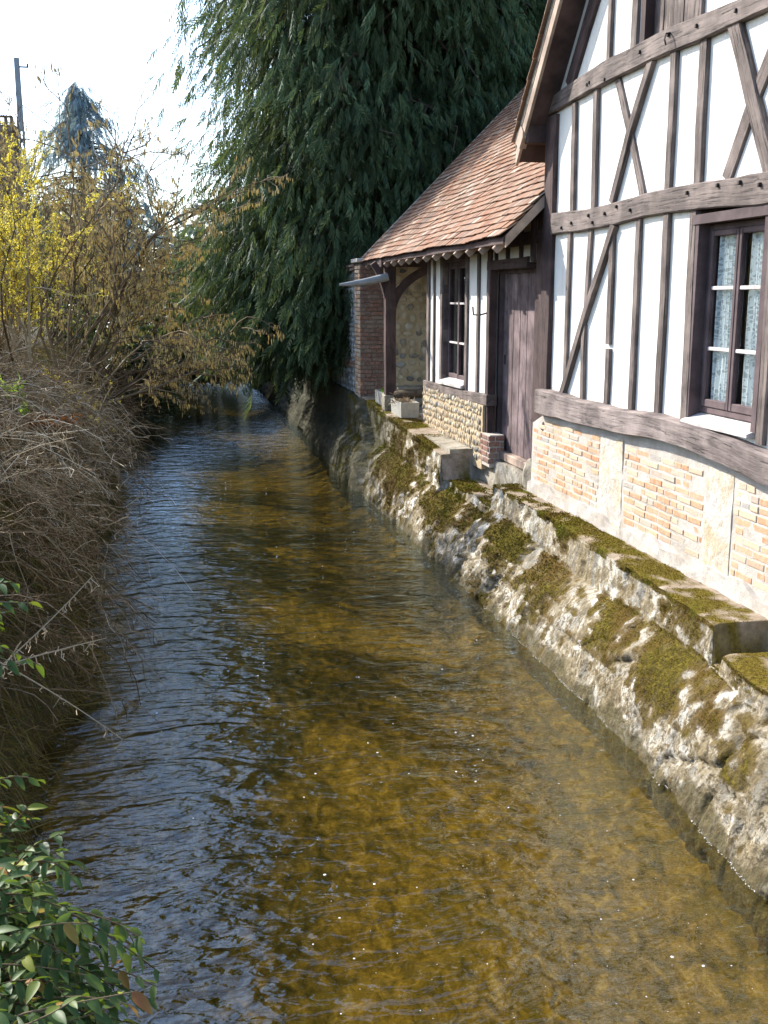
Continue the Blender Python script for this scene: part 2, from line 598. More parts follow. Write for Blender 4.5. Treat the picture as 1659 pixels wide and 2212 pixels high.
M['rust'] = m_leaf('rusty_frond', [(0, (.22, .07, .02)), (1, (.38, .15, .05))], .3, .8, .1, (.4, .15, .04))


def m_water():
    s = N('water_surface')
    t = s.t
    P = s.co('Object')
    mp = s.n('Mapping'); mp.inputs['Scale'].default_value = (.75, 1.5, 1); s.l(P, mp.inputs[0])
    n1 = s.noise(2.3, mp.outputs[0], 2, .5, .9)
    mp2 = s.n('Mapping'); mp2.inputs['Scale'].default_value = (1.0, 2.2, 1); mp2.inputs['Rotation'].default_value = (0, 0, .35); s.l(P, mp2.inputs[0])
    n2 = s.noise(8.0, mp2.outputs[0], 2, .5, .6)
    mp3 = s.n('Mapping'); mp3.inputs['Scale'].default_value = (1, 1.7, 1); mp3.inputs['Rotation'].default_value = (0, 0, -.4); s.l(P, mp3.inputs[0])
    n3 = s.noise(24, mp3.outputs[0], 2, .5, .3)
    h = s.math('ADD', s.math('MULTIPLY', n1, 1.0), s.math('MULTIPLY', n2, .27))
    h = s.math('ADD', h, s.math('MULTIPLY', n3, .03))
    b = s.n('Bump'); b.inputs['Strength'].default_value = 1.0; b.inputs['Distance'].default_value = .046
    s.l(h, b.inputs['Height'])
    gl = s.n('BsdfGlossy'); gl.inputs['Roughness'].default_value = .025; gl.inputs[0].default_value = (.72, .88, 1, 1)  # blue tint deepens the sky's colour in the reflections
    s.l(b.outputs[0], gl.inputs['Normal'])
    tr = s.n('BsdfTransparent'); tr.inputs[0].default_value = (.74, .68, .42, 1)
    lw = s.n('LayerWeight'); lw.inputs['Blend'].default_value = .5
    s.l(b.outputs[0], lw.inputs['Normal'])
    fac = s.math('MULTIPLY_ADD', s.math('POWER', lw.outputs['Facing'], 3.9), .945, .055)
    mx = s.n('MixShader'); s.l(fac, mx.inputs[0]); s.l(tr.outputs[0], mx.inputs[1]); s.l(gl.outputs[0], mx.inputs[2])
    s.l(mx.outputs[0], s.o.inputs[0])
    return s.m


M['water'] = m_water()


def m_bed():
    s = N('river_bed')
    P = s.co('Object')
    mp = s.n('Mapping'); mp.inputs['Scale'].default_value = (1, .55, 1); s.l(P, mp.inputs[0])
    a = s.noise(10.0, mp.outputs[0], 7, .68, .9)
    c = s.ramp(a, [(.30, (.04, .032, .010)), (.42, (.125, .098, .022)), (.55, (.245, .172, .043)), (.68, (.36, .275, .09)), (.8, (.32, .28, .13))])
    weed = s.noise(2.6, mp.outputs[0], 6, .7, .8)
    c = s.mix(s.ramp(weed, [(.48, 0.), (.68, .65)]), c, (.07, .072, .024))
    c = s.mix(s.ramp(s.noise(20, mp.outputs[0], 5, .7, .5), [(.35, .5), (.6, 0.)]), c, (.07, .05, .015))
    s.bump(s.noise(12, P, 6, .7), .8, .03)
    return s.fin(c, .9, .1)


M['bed'] = m_bed()


def m_glass():
    s = N('window_glass')
    gl = s.n('BsdfGlossy'); gl.inputs['Roughness'].default_value = .02
    tr = s.n('BsdfTransparent'); tr.inputs[0].default_value = (.95, .97, .96, 1)
    lw = s.n('LayerWeight'); lw.inputs['Blend'].default_value = .5
    
    fac = s.math('MULTIPLY_ADD', s.math('POWER', lw.outputs['Facing'], 5.0), .9, .05)
    mx = s.n('MixShader'); s.l(fac, mx.inputs[0]); s.l(tr.outputs[0], mx.inputs[1]); s.l(gl.outputs[0], mx.inputs[2])
    s.l(mx.outputs[0], s.o.inputs[0])
    return s.m


M['glass'] = m_glass()


def m_lace():
    s = N('lace')
    uv = s.co('UV')
    v = s.vor(26, uv, 'DISTANCE_TO_EDGE')
    fl = s.noise(11, uv, 3, .6, 1.5)
    a = s.math('MAXIMUM', s.ramp(fl, [(.50, .0), (.54, 1.)]), s.ramp(v, [(.08, 1.), (.16, .55)]))
    s.p.inputs['Base Color'].default_value = (.82, .85, .86, 1)
    s.p.inputs['Roughness'].default_value = .9
    tr = s.n('BsdfTransparent')
    mx = s.n('MixShader'); s.l(a, mx.inputs[0]); s.l(tr.outputs[0], mx.inputs[1]); s.l(s.p.outputs[0], mx.inputs[2])
    s.l(mx.outputs[0], s.o.inputs[0])
    return s.m


M['lace'] = m_lace()

# ------------------------------------------------------------------ setting: ground, river bed, water
def gridmesh(name, xs, ys, zf, mat, parent=None, smooth=True):
    X, Y = np.meshgrid(xs, ys)
    Z = zf(X, Y)
    V = np.stack([X, Y, Z], -1).reshape(-1, 3)
    nx, ny = len(xs), len(ys)
    i = np.arange(ny - 1)[:, None]; j = np.arange(nx - 1)[None]
    F = np.stack([i * nx + j, i * nx + j + 1, (i + 1) * nx + j + 1, (i + 1) * nx + j], -1).reshape(-1, 4)
    return mesh(name, V, F, mat, parent, smooth)


def bank_x(Y):
    return -.92 + .10 * np.sin(Y * .9) + .06 * np.sin(Y * 2.3 + 1) + .25 * np.clip((Y - 24) / 10, 0, 1)


def ground_z(X, Y):
    P = np.stack([X, Y, X * 0], -1)
    e = bank_x(Y)
    d = e - X                                  # metres inland on the left
    left = np.interp(d, [-.25, 0, .25, .8, 1.6, 4, 14, 60, 400], [-.6, .0, .7, 1.65, 2.2, 2.45, 2.5, 2.4, 2.4])
    left = left + fbm(P, 1.7, 3) * .10 * np.clip(d, 0, 1)
    right = np.interp(X, [3.74, 3.9, 8, 400], [-.7, .70, .9, 1.2])
    z = np.where(X < 1.2, left, right)
    end = np.clip((Y - 58) / 4, 0, 1)
    return z * (1 - end) + end * np.maximum(z, 1.4)


xs = np.concatenate([[-400, -150, -60, -30, -18, -12, -9, -7, -5.5, -4.5, -3.8], np.arange(-3.2, -.3, .12), [0, 1, 2, 3, 3.74, 3.9, 6, 9, 14, 25, 60, 150, 400]])
ys = np.concatenate([[-60, -25, -10, -4, -1, 0], np.arange(.5, 20, .22), np.arange(20, 40, .6), np.arange(41, 70, 2), [80, 110, 170, 300, 600, 900]])
tag(gridmesh('ground', xs, ys, ground_z, M['soil']), kind='structure')


def bed_z(X, Y):
    P = np.stack([X, Y, X * 0], -1)
    side = np.minimum(np.clip((X + .95) / .6, 0, 1), 1)
    return -.42 + .05 * fbm(P, 1.2, 4) + .022 * fbm(P, 7, 3, 5.) + (1 - side) * .25 + np.clip((X - 2.35) / .7, 0, 1) ** 2 * .24


tag(gridmesh('riverbed', np.arange(-1.05, 3.5, .06), np.concatenate([np.arange(1, 22, .07), np.arange(22, 62, .5)]), bed_z, M['bed']), kind='structure')
tag(gridmesh('water', np.linspace(-1.3, 3.3, 24), np.concatenate([np.linspace(-6, 30, 120), np.linspace(31, 62, 30)]), lambda X, Y: X * 0, M['water']), kind='structure')

# ------------------------------------------------------------------ retaining wall of the river (right bank)
def sm(a, b, x):
    t = np.clip((x - a) / (b - a), 0, 1)
    return t * t * (3 - 2 * t)


def top_z(Y):
    zA = 1.07 + (Y - 12.4) * .043
    z = np.where(Y > 13.02, zA, np.where(Y > 11.25, .76 + .02 * np.sin(Y * 7), np.where(Y > 5.98, 1.0, np.where(Y > 5.78, .74, .86))))
    return z


def out_x(Y):
    return np.interp(Y, [2, 5.4, 5.78, 6.0, 7.15, 8.7, 11.2, 11.3, 13.0, 13.02, 16, 19, 19.5], [3.34, 3.38, 3.46, 3.50, 3.56, 3.62, 3.66, 3.63, 3.58, 3.50, 3.50, 3.48, 3.46])


def foot_x(Y):
    return np.interp(Y, [2, 4.2, 5.4, 7, 10, 16, 30, 60], [2.86, 2.92, 3.04, 3.12, 3.08, 3.04, 3.04, 3.0])


def build_wall(Y0, Y1, far=False):
    if far:
        ys_ = np.arange(Y0, Y1, .16)
    else:
        ys_ = []
        y = Y0
        while y < Y1:
            ys_.append(y); y += max(.013, .0036 * y)
        ys_ = np.array(ys_)
    for e in (13.02, 11.25, 5.98, 5.78):        # sharp steps between the lengths of wall
        if not far:
            ys_ = ys_[np.abs(ys_ - e) > .02]
            ys_ = np.sort(np.concatenate([ys_, [e - .006, e + .006]]))
    ny = len(ys_)
    nt_, nf, ns, nl = 16, 26, 9, 46
    rows = []
    Yc = ys_[:, None]
    zt = (top_z(ys_) if not far else np.full(ny, 1.36))[:, None]
    xo = (out_x(ys_) if not far else np.full(ny, 3.42))[:, None]
    xf = foot_x(ys_)[:, None]
    zb = .69 + .04 * np.sin(ys_ * 1.3)[:, None]
    zb = np.minimum(zb, np.where((Yc > 5.7) & (Yc < 6.05), .84, zt) - .12)
    u = np.linspace(0, 1, nt_)[None]
    top = np.stack([4.02 + (xo - 4.02) * u, Yc + 0 * u, zt + 0 * u], -1)
    u = np.linspace(0, 1, nf + 1)[None, 1:]
    face = np.stack([xo - .03 * u, Yc + 0 * u, zt + (zb - zt) * u], -1)
    u = np.linspace(0, 1, ns + 1)[None, 1:]
    xs_ = np.interp(Yc, [2, 5.4, 7, 9, 11, 13, 16, 19, 60], [3.15, 3.24, 3.34, 3.42, 3.42, 3.32, 3.29, 3.27, 3.25]) - .012 * np.sin(Yc * 2.1)
    shelf = np.stack([xo - .03 + (xs_ - xo + .03) * u, Yc + 0 * u, zb - .15 * u ** 1.2], -1)
    u = np.linspace(0, 1, nl + 1)[None, 1:]
    low = np.stack([xs_ + (xf - xs_) * np.clip(u * 1.75, 0, 1) ** .85, Yc + 0 * u, (zb - .15) + (-.5 - zb + .15) * u], -1)
    V = np.concatenate([top, face, shelf, low], 1)
    nx = V.shape[1]
    Q = V.reshape(-1, 3)
    # displacement
    isface = np.concatenate([np.zeros(nt_), np.full(nf, .45), np.full(ns, .8), np.full(nl, 1.)])
    isface = np.broadcast_to(isface[None], (ny, nx)).reshape(-1)
    big = fbm(Q * [1, 1, .6], 1.6, 3, 3.) * .022
    rough = np.clip(.6 + 1.2 * vn(Q, 1.0, 70.), .25, 1.3)
    stones = -np.abs(vn(Q * [1, 1, .6], 9.5, 9.)) * .038 * rough + np.abs(vn(Q * [1, 1, .6], 4.3, 2.)) * .02 - np.abs(vn(Q * [1, 1, .7], 19, 19.)) * .034 * rough
    fine = fbm(Q, 30, 3, 1.) * .022 * rough
    cracks = -np.clip(.05 - np.abs(vn(Q * [1, 1, .55], 2.6, 40.)), 0, .1) * .7 - np.clip(vn(Q * [1, 1, .7], 7.5, 50.) - .35, 0, .4) * .20 * rough
    amt = big + stones + fine + cracks
    dx = -(amt + .01) * isface
    Q[:, 0] += dx
    z_top = isface == 0
    Q[z_top, 2] += fbm(Q[z_top], 5, 4) * .012
    # ragged outer lip
    lip = np.abs(Q[:, 0] - np.repeat(xo[:, 0], nx)) < .03
    Q[lip, 2] += fbm(Q[lip], 9, 3) * .018 - .006
    if not far:
        # the farther length stands proud along an oblique joint
        yb = 16.4 + 2.2 * np.clip(Q[:, 2], -.2, 1.4) / 1.35
        onf = isface > 0
        Q[:, 0] -= .12 * sm(-.02, .16, Q[:, 1] - yb) * onf
        Q[:, 0] += .12 * np.clip(1 - np.abs(Q[:, 1] - yb + .12) / .16, 0, 1) * onf
    i = np.arange(ny - 1)[:, None]; j = np.arange(nx - 1)[None]
    F = np.stack([i * nx + j, (i + 1) * nx + j, (i + 1) * nx + j + 1, i * nx + j + 1], -1)
    return Q.reshape(ny, nx, 3), F, nt_


def moss_mask(pp, ii):
    nm = fbm(pp, 1.9, 4, 60.)
    fine = fbm(pp, 9., 4, 20.) * .62
    y = pp[:, 1]
    topm = np.where(y > 12.9, nm * 1.3 + .05, np.where(y > 6.9, nm + .22, nm - .12)) - .25 * (np.abs(pp[:, 0] - 3.95) < .06)
    top = (ii < ntop) & (pp[:, 0] < 3.995)
    on = (ii >= ntop + 26) & (ii < ntop + 26 + 11)
    band = np.where(on, nm * 1.1 + np.where(y > 7.2, .16, -.14), nm - .36 + np.where((ii > ntop + 22) & (ii < ntop + 44), .22, 0.) + .12 * (y > 11))
    lip = np.where((ii >= ntop) & (ii < ntop + 3), nm + .05, -1)
    farm = np.where((y > 10.5) & (pp[:, 2] > .05), fbm(pp, 1.3, 3, 33.) - .12, -1)
    v = np.where(top, topm, np.maximum(np.maximum(band, lip), farm)) + fine
    return np.clip(v * 3.2 + .5, 0, 1)


wallt = thing('retaining_wall', 'mossy chalk-white river wall with stepped ledges under the timbered house', 'wall', (3.4, 10, 0))
Q, F, ntop = build_wall(2.2, 19.3)
ny, nx = Q.shape[:2]
Qf = Q.reshape(-1, 3) - np.array([3.4, 10, 0])
mk = moss_mask(Q.reshape(-1, 3), np.tile(np.arange(nx), ny))
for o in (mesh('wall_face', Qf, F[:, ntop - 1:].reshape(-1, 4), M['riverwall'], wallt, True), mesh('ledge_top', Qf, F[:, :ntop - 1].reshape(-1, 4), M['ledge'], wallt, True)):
    at = o.data.attributes.new('moss', 'FLOAT', 'POINT')
    at.data.foreach_set('value', mk.astype(np.float32))
# strip unused vertices
for o in list(wallt.children):
    me = o.data
    import bmesh
    bm = bmesh.new(); bm.from_mesh(me)
    bmesh.ops.delete(bm, geom=[v for v in bm.verts if not v.link_faces], context='VERTS')
    bm.to_mesh(me); bm.free()

# moss tufts
def moss_on(pts, size, name, parent, mat):
    n = len(pts)
    T = []
    base = np.array([[-.5, -.29, -.1], [.5, -.29, -.1], [0, .58, -.1], [0, 0, .75]])
    F3 = np.array([[0, 1, 3], [1, 2, 3], [2, 0, 3]])
    th = rng.uniform(0, 6.28, n)
    R = np.zeros((n, 3, 3)); R[:, 0, 0] = np.cos(th); R[:, 0, 1] = -np.sin(th); R[:, 1, 0] = np.sin(th); R[:, 1, 1] = np.cos(th); R[:, 2, 2] = 1
    R[:, 0, 2] = rng.normal(-.25, .35, n); R[:, 1, 2] = rng.normal(0, .35, n)
    V, FF = place(base, F3, pts, R, size)
    V = V - np.array(world_loc(parent))
    return mesh(name, V, FF, mat, parent)


Qa = Q.reshape(-1, 3)
isf = np.tile(np.arange(nx), ny)
pick = rng.integers(0, len(Qa) - nx - 1, 900000)
pick = pick[isf[pick] < nx - 1]
pp = Qa[pick] + (Qa[pick + 1] - Qa[pick]) * rng.random((len(pick), 1)) + (Qa[pick + nx] - Qa[pick]) * rng.random((len(pick), 1)); ii = isf[pick]
sel = (mk[pick] > .2) & (rng.random(len(pp)) < .55 * mk[pick] ** 1.5) & (pp[:, 1] > 4)
pp = pp[sel] + rng.normal(0, 1, (sel.sum(), 3)) * np.array([.003, .006, .004])
mz = moss_on(pp, rng.uniform(.003, .0085, len(pp)) * np.clip(pp[:, 1] / 7, .8, 1.6) * (1 + .3 * (pp[:, 1] > 9)), 'moss', wallt, M['moss'])
tag(mz, 'olive green moss tufts', kind='stuff')

far = thing('river_wall', 'shade-darkened mossy wall along the far river bend beneath the conifer', 'wall', (3.3, 30, 0))
Q2, F2, nt2 = build_wall(19.3, 58, True)
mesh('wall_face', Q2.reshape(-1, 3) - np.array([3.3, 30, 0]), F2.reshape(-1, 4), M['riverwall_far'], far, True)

# ------------------------------------------------------------------ timber and brick builders
def timber(name, path, width, mat, parent, X=3.965, depth=.10, plane='YZ', wob=1.0, seg=.06, ch=.012, org=None):
    """path of (Y,Z) centre points on a wall facing -X; front face at X"""
    path = np.array(path, float)
    d = np.concatenate([[0], np.cumsum(np.linalg.norm(np.diff(path, axis=0), axis=1))])
    k = max(3, int(d[-1] / seg) + 1)
    t = np.linspace(0, d[-1], k)
    C = np.stack([np.interp(t, d, path[:, 0]), np.interp(t, d, path[:, 1])], 1)
    W = np.interp(t, d, np.broadcast_to(np.asarray(width, float), (len(path),)) if np.ndim(width) == 0 else np.asarray(width, float))
    T = np.gradient(C, axis=0); T /= np.linalg.norm(T, axis=1, keepdims=True)
    Nn = np.stack([-T[:, 1], T[:, 0]], 1)
    W = W * (.92 if name in ('stud', 'brace') else 1.)
    seed = random.uniform(0, 100)
    tt = np.stack([t * 2.2, t * 0, t * 0 + seed], 1)
    wl = W / 2 * (1 + .13 * wob * fbm(tt, 1.2, 3)); wr = W / 2 * (1 + .13 * wob * fbm(tt + 31, 1.2, 3))
    xo = X + .006 * wob * fbm(tt + 77, 1., 3)
    ring = []
    for a, b in ((-1, 1), (-1, 0), (-.5, 0), (0, 0), (.5, 0), (1, 0), (1, 1)):
        # a: across, b: depth (0 front); chamfer corners
        ring.append((a, b))
    pr = [(-1, depth), (-1, ch), (-1 + .1, 0), (-.4, 0), (.4, 0), (1 - .1, 0), (1, ch), (1, depth)]
    V = np.zeros((k, len(pr), 3)); UV = np.zeros((k, len(pr), 2))
    for m_, (a, b) in enumerate(pr):
        ww = np.where(a < 0, wl, wr) * a
        V[:, m_, 0] = xo + b
        V[:, m_, 1] = C[:, 0] + Nn[:, 0] * ww
        V[:, m_, 2] = C[:, 1] + Nn[:, 1] * ww
        UV[:, m_, 0] = t + seed
        UV[:, m_, 1] = ww + (b if a > 0 else -b) + seed
    n_ = len(pr)
    i = np.arange(k - 1)[:, None]; j = np.arange(n_)[None]
    F = np.stack([i * n_ + j, i * n_ + (j + 1) % n_, (i + 1) * n_ + (j + 1) % n_, (i + 1) * n_ + j], -1).reshape(-1, 4)
    caps = [list(range(n_))[::-1], [(k - 1) * n_ + q for q in range(n_)]]
    V = V.reshape(-1, 3)
    if parent is not None:
        V = V - np.array(world_loc(parent))
    return mesh(name, V, [F, np.array(caps)], mat, parent, False, UV.reshape(-1, 2))


def bricks(Y0, Y1, z0, z1, X, mat, mort, parent, name='brickwork', L=.215, Hh=.052, j=.012, ztop=None, depth=.06, axis='x', hdr=.35, rg=rng):
    """brickwork on a wall facing -X (axis x) or -Y (axis y); real bricks over a mortar bed"""
    c, s_ = [], []
    z = z0 + j
    row = 0
    while z + Hh < z1 + .01:
        y = Y0 - rg.uniform(0, L)
        while y < Y1:
            l = L if rg.random() > hdr else L * .48
            a, b = max(y, Y0), min(y + l, Y1)
            if b - a > .03 and (ztop is None or z + Hh < ztop((a + b) / 2)):
                c.append(((a + b) / 2, z + Hh / 2 + rg.normal(0, .0015)))
                s_.append((b - a, Hh * rg.uniform(.9, 1.05)))
            y += l + j
        z += Hh + j
        row += 1
    c = np.array(c); s_ = np.array(s_)
    n = len(c)
    pj = rg.normal(0, .0022, n)
    if axis == 'x':
        cent = np.stack([X + depth / 2 + pj, c[:, 0], c[:, 1]], 1); size = np.stack([np.full(n, depth), s_[:, 0], s_[:, 1]], 1)
    else:
        cent = np.stack([c[:, 0], X + depth / 2 + pj, c[:, 1]], 1); size = np.stack([s_[:, 0], np.full(n, depth), s_[:, 1]], 1)
    a = rg.normal(0, .012, n)
    R = np.zeros((n, 3, 3)); R[:, 0, 0] = 1; R[:, 1, 1] = 1; R[:, 2, 2] = 1
    if axis == 'x':
        R[:, 1, 2] = -a; R[:, 2, 1] = a
    mb = MB(); mb.add(*boxes(cent, size, .006, R))
    return mb.build(name, mat, parent)


def rough_panel(name, Y0, Y1, z0, z1, X, mat, parent, amp=.01, step=.03, axis='x', thick=.2, ztop=None, sc=8.):
    ny_ = max(3, int((Y1 - Y0) / step)); nz_ = max(3, int((z1 - z0) / step))
    yy, zz = np.meshgrid(np.linspace(Y0, Y1, ny_), np.linspace(0, 1, nz_))
    zt = z1 if ztop is None else ztop(yy)
    zz = z0 + (zt - z0) * zz
    P = np.stack([yy * 0 + X, yy, zz], -1) if axis == 'x' else np.stack([yy, yy * 0 + X, zz], -1)
    a = 0 if axis == 'x' else 1
    f = P.reshape(-1, 3).copy()
    f[:, a] += fbm(f, sc, 4) * amp
    bk = P.reshape(-1, 3).copy(); bk[:, a] += thick
    i = np.arange(nz_ - 1)[:, None]; j = np.arange(ny_ - 1)[None]
    F = np.stack([i * ny_ + j, (i + 1) * ny_ + j, (i + 1) * ny_ + j + 1, i * ny_ + j + 1], -1).reshape(-1, 4)
    n = nz_ * ny_
    rim = [q for q in range(ny_)] + [q * ny_ + ny_ - 1 for q in range(1, nz_)] + [(nz_ - 1) * ny_ + q for q in range(ny_ - 2, -1, -1)] + [q * ny_ for q in range(nz_ - 2, 0, -1)]
    E_ = [[rim[q], rim[(q + 1) % len(rim)], rim[(q + 1) % len(rim)] + n, rim[q] + n] for q in range(len(rim))]
    V = np.concatenate([f, bk])
    if parent is not None:
        V = V - np.array(world_loc(parent))
    return mesh(name, V, np.concatenate([F, F[:, ::-1] + n, np.array(E_)]), mat, parent)


def stones_on(name, Y0, Y1, z0, z1, X, mat, parent, s0=.05, s1=.10, axis='x', n=None, squash=.5, tall=1.0):
    """rounded field stones bedded in rows in a wall"""
    T = []
    for a in range(5):
        for b in range(8):
            th = (a + .5) / 5 * pi; ph = b / 8 * 2 * pi
            T.append((sin(th) * cos(ph), sin(th) * sin(ph), cos(th)))
    T = np.array(T); F = []
    for a in range(4):
        for b in range(8):
            F.append([a * 8 + b, a * 8 + (b + 1) % 8, (a + 1) * 8 + (b + 1) % 8, (a + 1) * 8 + b])
    F = np.array(F)
    pos, sz = [], []
    z = z0 + s0 * .5
    while z < z1 - s0 * .3:
        h = rng.uniform(s0, s1) * tall
        y = Y0 + rng.uniform(0, s0)
        while y < Y1 - s0 * .3:
            l = rng.uniform(s0, s1)
            pos.append((y + l / 2, z + rng.normal(0, h * .12))); sz.append((l * .47, h * .46 * rng.uniform(.75, 1.1)))
            y += l * rng.uniform(1.0, 1.35)
        z += h * 1.02
    pos = np.array(pos); sz = np.array(sz); m = len(pos)
    Vt = np.repeat(T[None], m, 0)
    Vt = Vt * (1 + .11 * rng.normal(0, 1, (m, len(T), 1)))
    if axis == 'x':
        sc = np.stack([sz.min(1) * squash, sz[:, 0], sz[:, 1]], 1); c = np.stack([np.full(m, X), pos[:, 0], pos[:, 1]], 1)
    else:
        sc = np.stack([sz[:, 0], sz.min(1) * squash, sz[:, 1]], 1); c = np.stack([pos[:, 0], np.full(m, X), pos[:, 1]], 1)
    V = (Vt * sc[:, None] + c[:, None]).reshape(-1, 3)
    FF = (F[None] + (np.arange(m) * len(T))[:, None, None]).reshape(-1, 4)
    V = V - np.array(world_loc(parent))
    return mesh(name, V, FF, mat, parent, True)


def prism(name, poly, x0, x1, mat, parent, axis=0):
    """polygon in the other two axes extruded along axis"""
    n = len(poly)
    V = []
    for x in (x0, x1):
        for p in poly:
            V.append((x, *p) if axis == 0 else ((p[0], x, p[1]) if axis == 1 else (*p, x)))
    F = [list(range(n))[::-1], list(range(n, 2 * n))] + [[i, (i + 1) % n, (i + 1) % n + n, i + n] for i in range(n)]
    V = np.array(V, float)
    if parent is not None:
        V = V - np.array(world_loc(parent))
    return mesh(name, V, F, mat, parent)


# ------------------------------------------------------------------ the half-timbered house
HL = (4.0, 7.0, 1.0)
house = thing('timbered_house', 'tall white half-timbered gable house with brick base at the right', 'house', HL)
SL = 1.16
YE, YN = 10.62, 2.4          # far and near corners
YR = (YE + YN) / 2 + 0.0
def roof_under(y):
    return 5.13 + SL * (10.45 - y) if y > YR else 5.13 + SL * (10.45 - (2 * YR - y))
# plaster front with openings: window and attic shutter
win = (6.44, 7.46, 2.2, 3.72)         # Y0,Y1,z0,z1
att = (7.67, 8.57, 5.15, 6.2)
mb = MB()
def front(y0, y1, z0, z1):
    mb.box((4.0, y0, z0), (4.18, y1, z1))
front(win[1], YE, 1.98, 3.80); front(YN, win[0], 1.98, 3.80); front(win[0], win[1], 1.98, win[2])
front(YN, YE, 3.8, 5.05)
pan = mb.build('plaster_wall', M['plaster'], house)
# upper gable around the attic opening, cut to the roof slope
gz = lambda y: min(roof_under(y), roof_under(y))
def gpoly(y0, y1, zb):
    ys = [y0] + ([YR] if y0 < YR < y1 else []) + [y1]
    return [(y0, zb), (y1, zb)] + [(y, gz(y) + .02) for y in ys[::-1]]
prism('gable_plaster', gpoly(att[1], YE, 5.05), 4.0, 4.18, M['plaster'], house)
prism('gable_plaster', gpoly(YN, att[0], 5.05), 4.0, 4.18, M['plaster'], house)
prism('gable_plaster', gpoly(att[0], att[1], att[3]), 4.0, 4.18, M['plaster'], house)
# side, back walls and dark inside
mb = MB()
mb.box((4.18, YE - .18, 1.0), (10, YE, 5.0)); mb.box((4.18, YN, 1.0), (10, YN + .18, 5.0)); mb.box((9.85, YN + .18, 1.0), (10, YE - .18, 5.0))
mb.build('side_wall', M['plaster'], house)
prism('back_gable', gpoly(YN, YE, 5.0), 9.85, 10.0, M['plaster'], house)
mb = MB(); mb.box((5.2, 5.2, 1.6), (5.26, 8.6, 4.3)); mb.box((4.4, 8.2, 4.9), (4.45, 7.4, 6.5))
mb.build('dark_backing', M['dark_room'], house)  # dark sheets behind the openings, painted as unlit interior
mb = MB(); mb.box((4.2, YN + .2, 1.5), (9.8, YE - .2, 1.56)); mb.box((4.2, YN + .2, 4.4), (9.8, YE - .2, 4.46))
mb.build('inside_floor', M['dark_room'], house)

# base: brick panels, stone piers, mortar
ztop_b = lambda y: np.interp(y, [4.0, 6.25, 6.6, 7.1, 7.8, 8.4, 9.5, 10.4, 10.8], [1.9, 1.86, 1.9, 1.93, 1.93, 1.91, 1.88, 1.87, 1.72])
base = rough_panel('mortar_base', YN, 10.82, .85, 2.0, 3.9495, M['mortar'], house, .0055, .04, thick=.2, ztop=lambda y: ztop_b(y) + .05)
for y0, y1 in ((8.98, 10.80), (7.02, 8.45), (YN + .05, 6.60)):
    bricks(y0 + .01, y1 - .01, 1.14, 1.95, 3.946, M['brick'], None, base, 'brickwork', ztop=lambda y: ztop_b(y) - .025)
for y0, y1 in ((8.47, 8.96), (6.62, 7.0)):
    rough_panel('stone_pier', y0, y1, 1.0, 1.9, 3.944, M['pierstone'], base, .016, .02, thick=.1, ztop=lambda y: ztop_b(y) - .02, sc=6.)
rough_panel('mortar_fillet', YN, 10.84, .96, 1.14, 3.915, M['mortar'], base, .02, .025, thick=.08, ztop=lambda y: 1.12 + .035 * np.sin(y * 5) + .02 * np.sin(y * 13), sc=7.)
# the curved sill beam
timber('sill_beam', [(10.54, 2.03), (10.0, 2.04), (9.5, 2.035), (8.6, 2.05), (7.8, 2.085), (7.2, 2.075), (6.65, 2.045), (6.2, 2.0), (5.2, 1.98), (4.0, 2.0), (2.45, 2.0)], [.27, .26, .23, .21, .20, .19, .19, .21, .22, .22, .22], M['sill_oak'], house, X=3.86, depth=.2, ch=.03)
timber('beam', [(10.44, 3.86), (9.6, 3.84), (8.9, 3.85), (8.3, 3.875), (7.5, 3.865), (6.5, 3.835), (5, 3.84), (2.45, 3.84)], [.22, .19, .19, .18, .19, .22, .22, .22], M['beam'], house, X=3.945, depth=.12)
timber('beam', [(10.64, 5.03), (9.9, 5.07), (9.29, 5.09), (8.7, 5.085), (8.04, 5.09), (7.5, 5.06), (6.98, 5.045), (6, 5.05), (2.45, 5.05)], [.17, .18, .19, .18, .18, .17, .15, .17, .17], M['beam'], house, X=3.94, depth=.12)
timber('corner_post', [(10.56, 1.70), (10.57, 2.6), (10.56, 3.7), (10.56, 4.93)], [.26, .26, .25, .26], M['dark_oak'], house, X=3.95, depth=.16)
for (a, b, wd) in [
    ((9.99, 4.96), (9.95, 3.95), .10), ((9.47, 4.99), (9.43, 3.93), .105),
    ((7.96, 5.00), (7.95, 3.96), .10), ((7.49, 4.99), (7.47, 3.95), .12),
    ((10.00, 3.76), (10.00, 2.15), .09), ((9.48, 3.76), (9.54, 2.92), .085), ((9.55, 2.86), (9.52, 2.14), .085),
    ((8.98, 3.74), (8.97, 2.70), .095), ((8.96, 2.66), (8.96, 2.14), .095),
    ((8.45, 3.77), (8.43, 2.16), .095), ((7.94, 3.79), (7.93, 2.17), .105),
    ((7.50, 3.77), (7.46, 2.17), .115), ((6.40, 3.74), (6.38, 2.13), .10),
    ((9.22, 5.75), (9.22, 5.17), .08), ((8.72, 6.6), (8.71, 5.15), .13), ((7.61, 6.9), (7.61, 5.12), .12),
    ((5.9, 3.75), (5.9, 2.1), .1), ((5.4, 3.75), (5.4, 2.1), .1), ((5.9, 5.0), (5.9, 3.9), .1), ((6.9, 7.5), (6.9, 5.1), .1), ((6.2, 7.5), (6.2, 5.1), .1)]:
    timber('stud', [b, ((a[0] + b[0]) / 2 + random.uniform(-.008, .008), (a[1] + b[1]) / 2), a], wd, M['beam'], house, X=3.968 + random.uniform(-.004, .004))
timber('brace', [(9.03, 5.0), (8.72, 4.5), (8.41, 3.95)], .105, M['beam'], house, X=3.978)
timber('brace', [(8.34, 5.02), (8.70, 4.5), (9.01, 3.95)], .095, M['beam'], house, X=3.955)
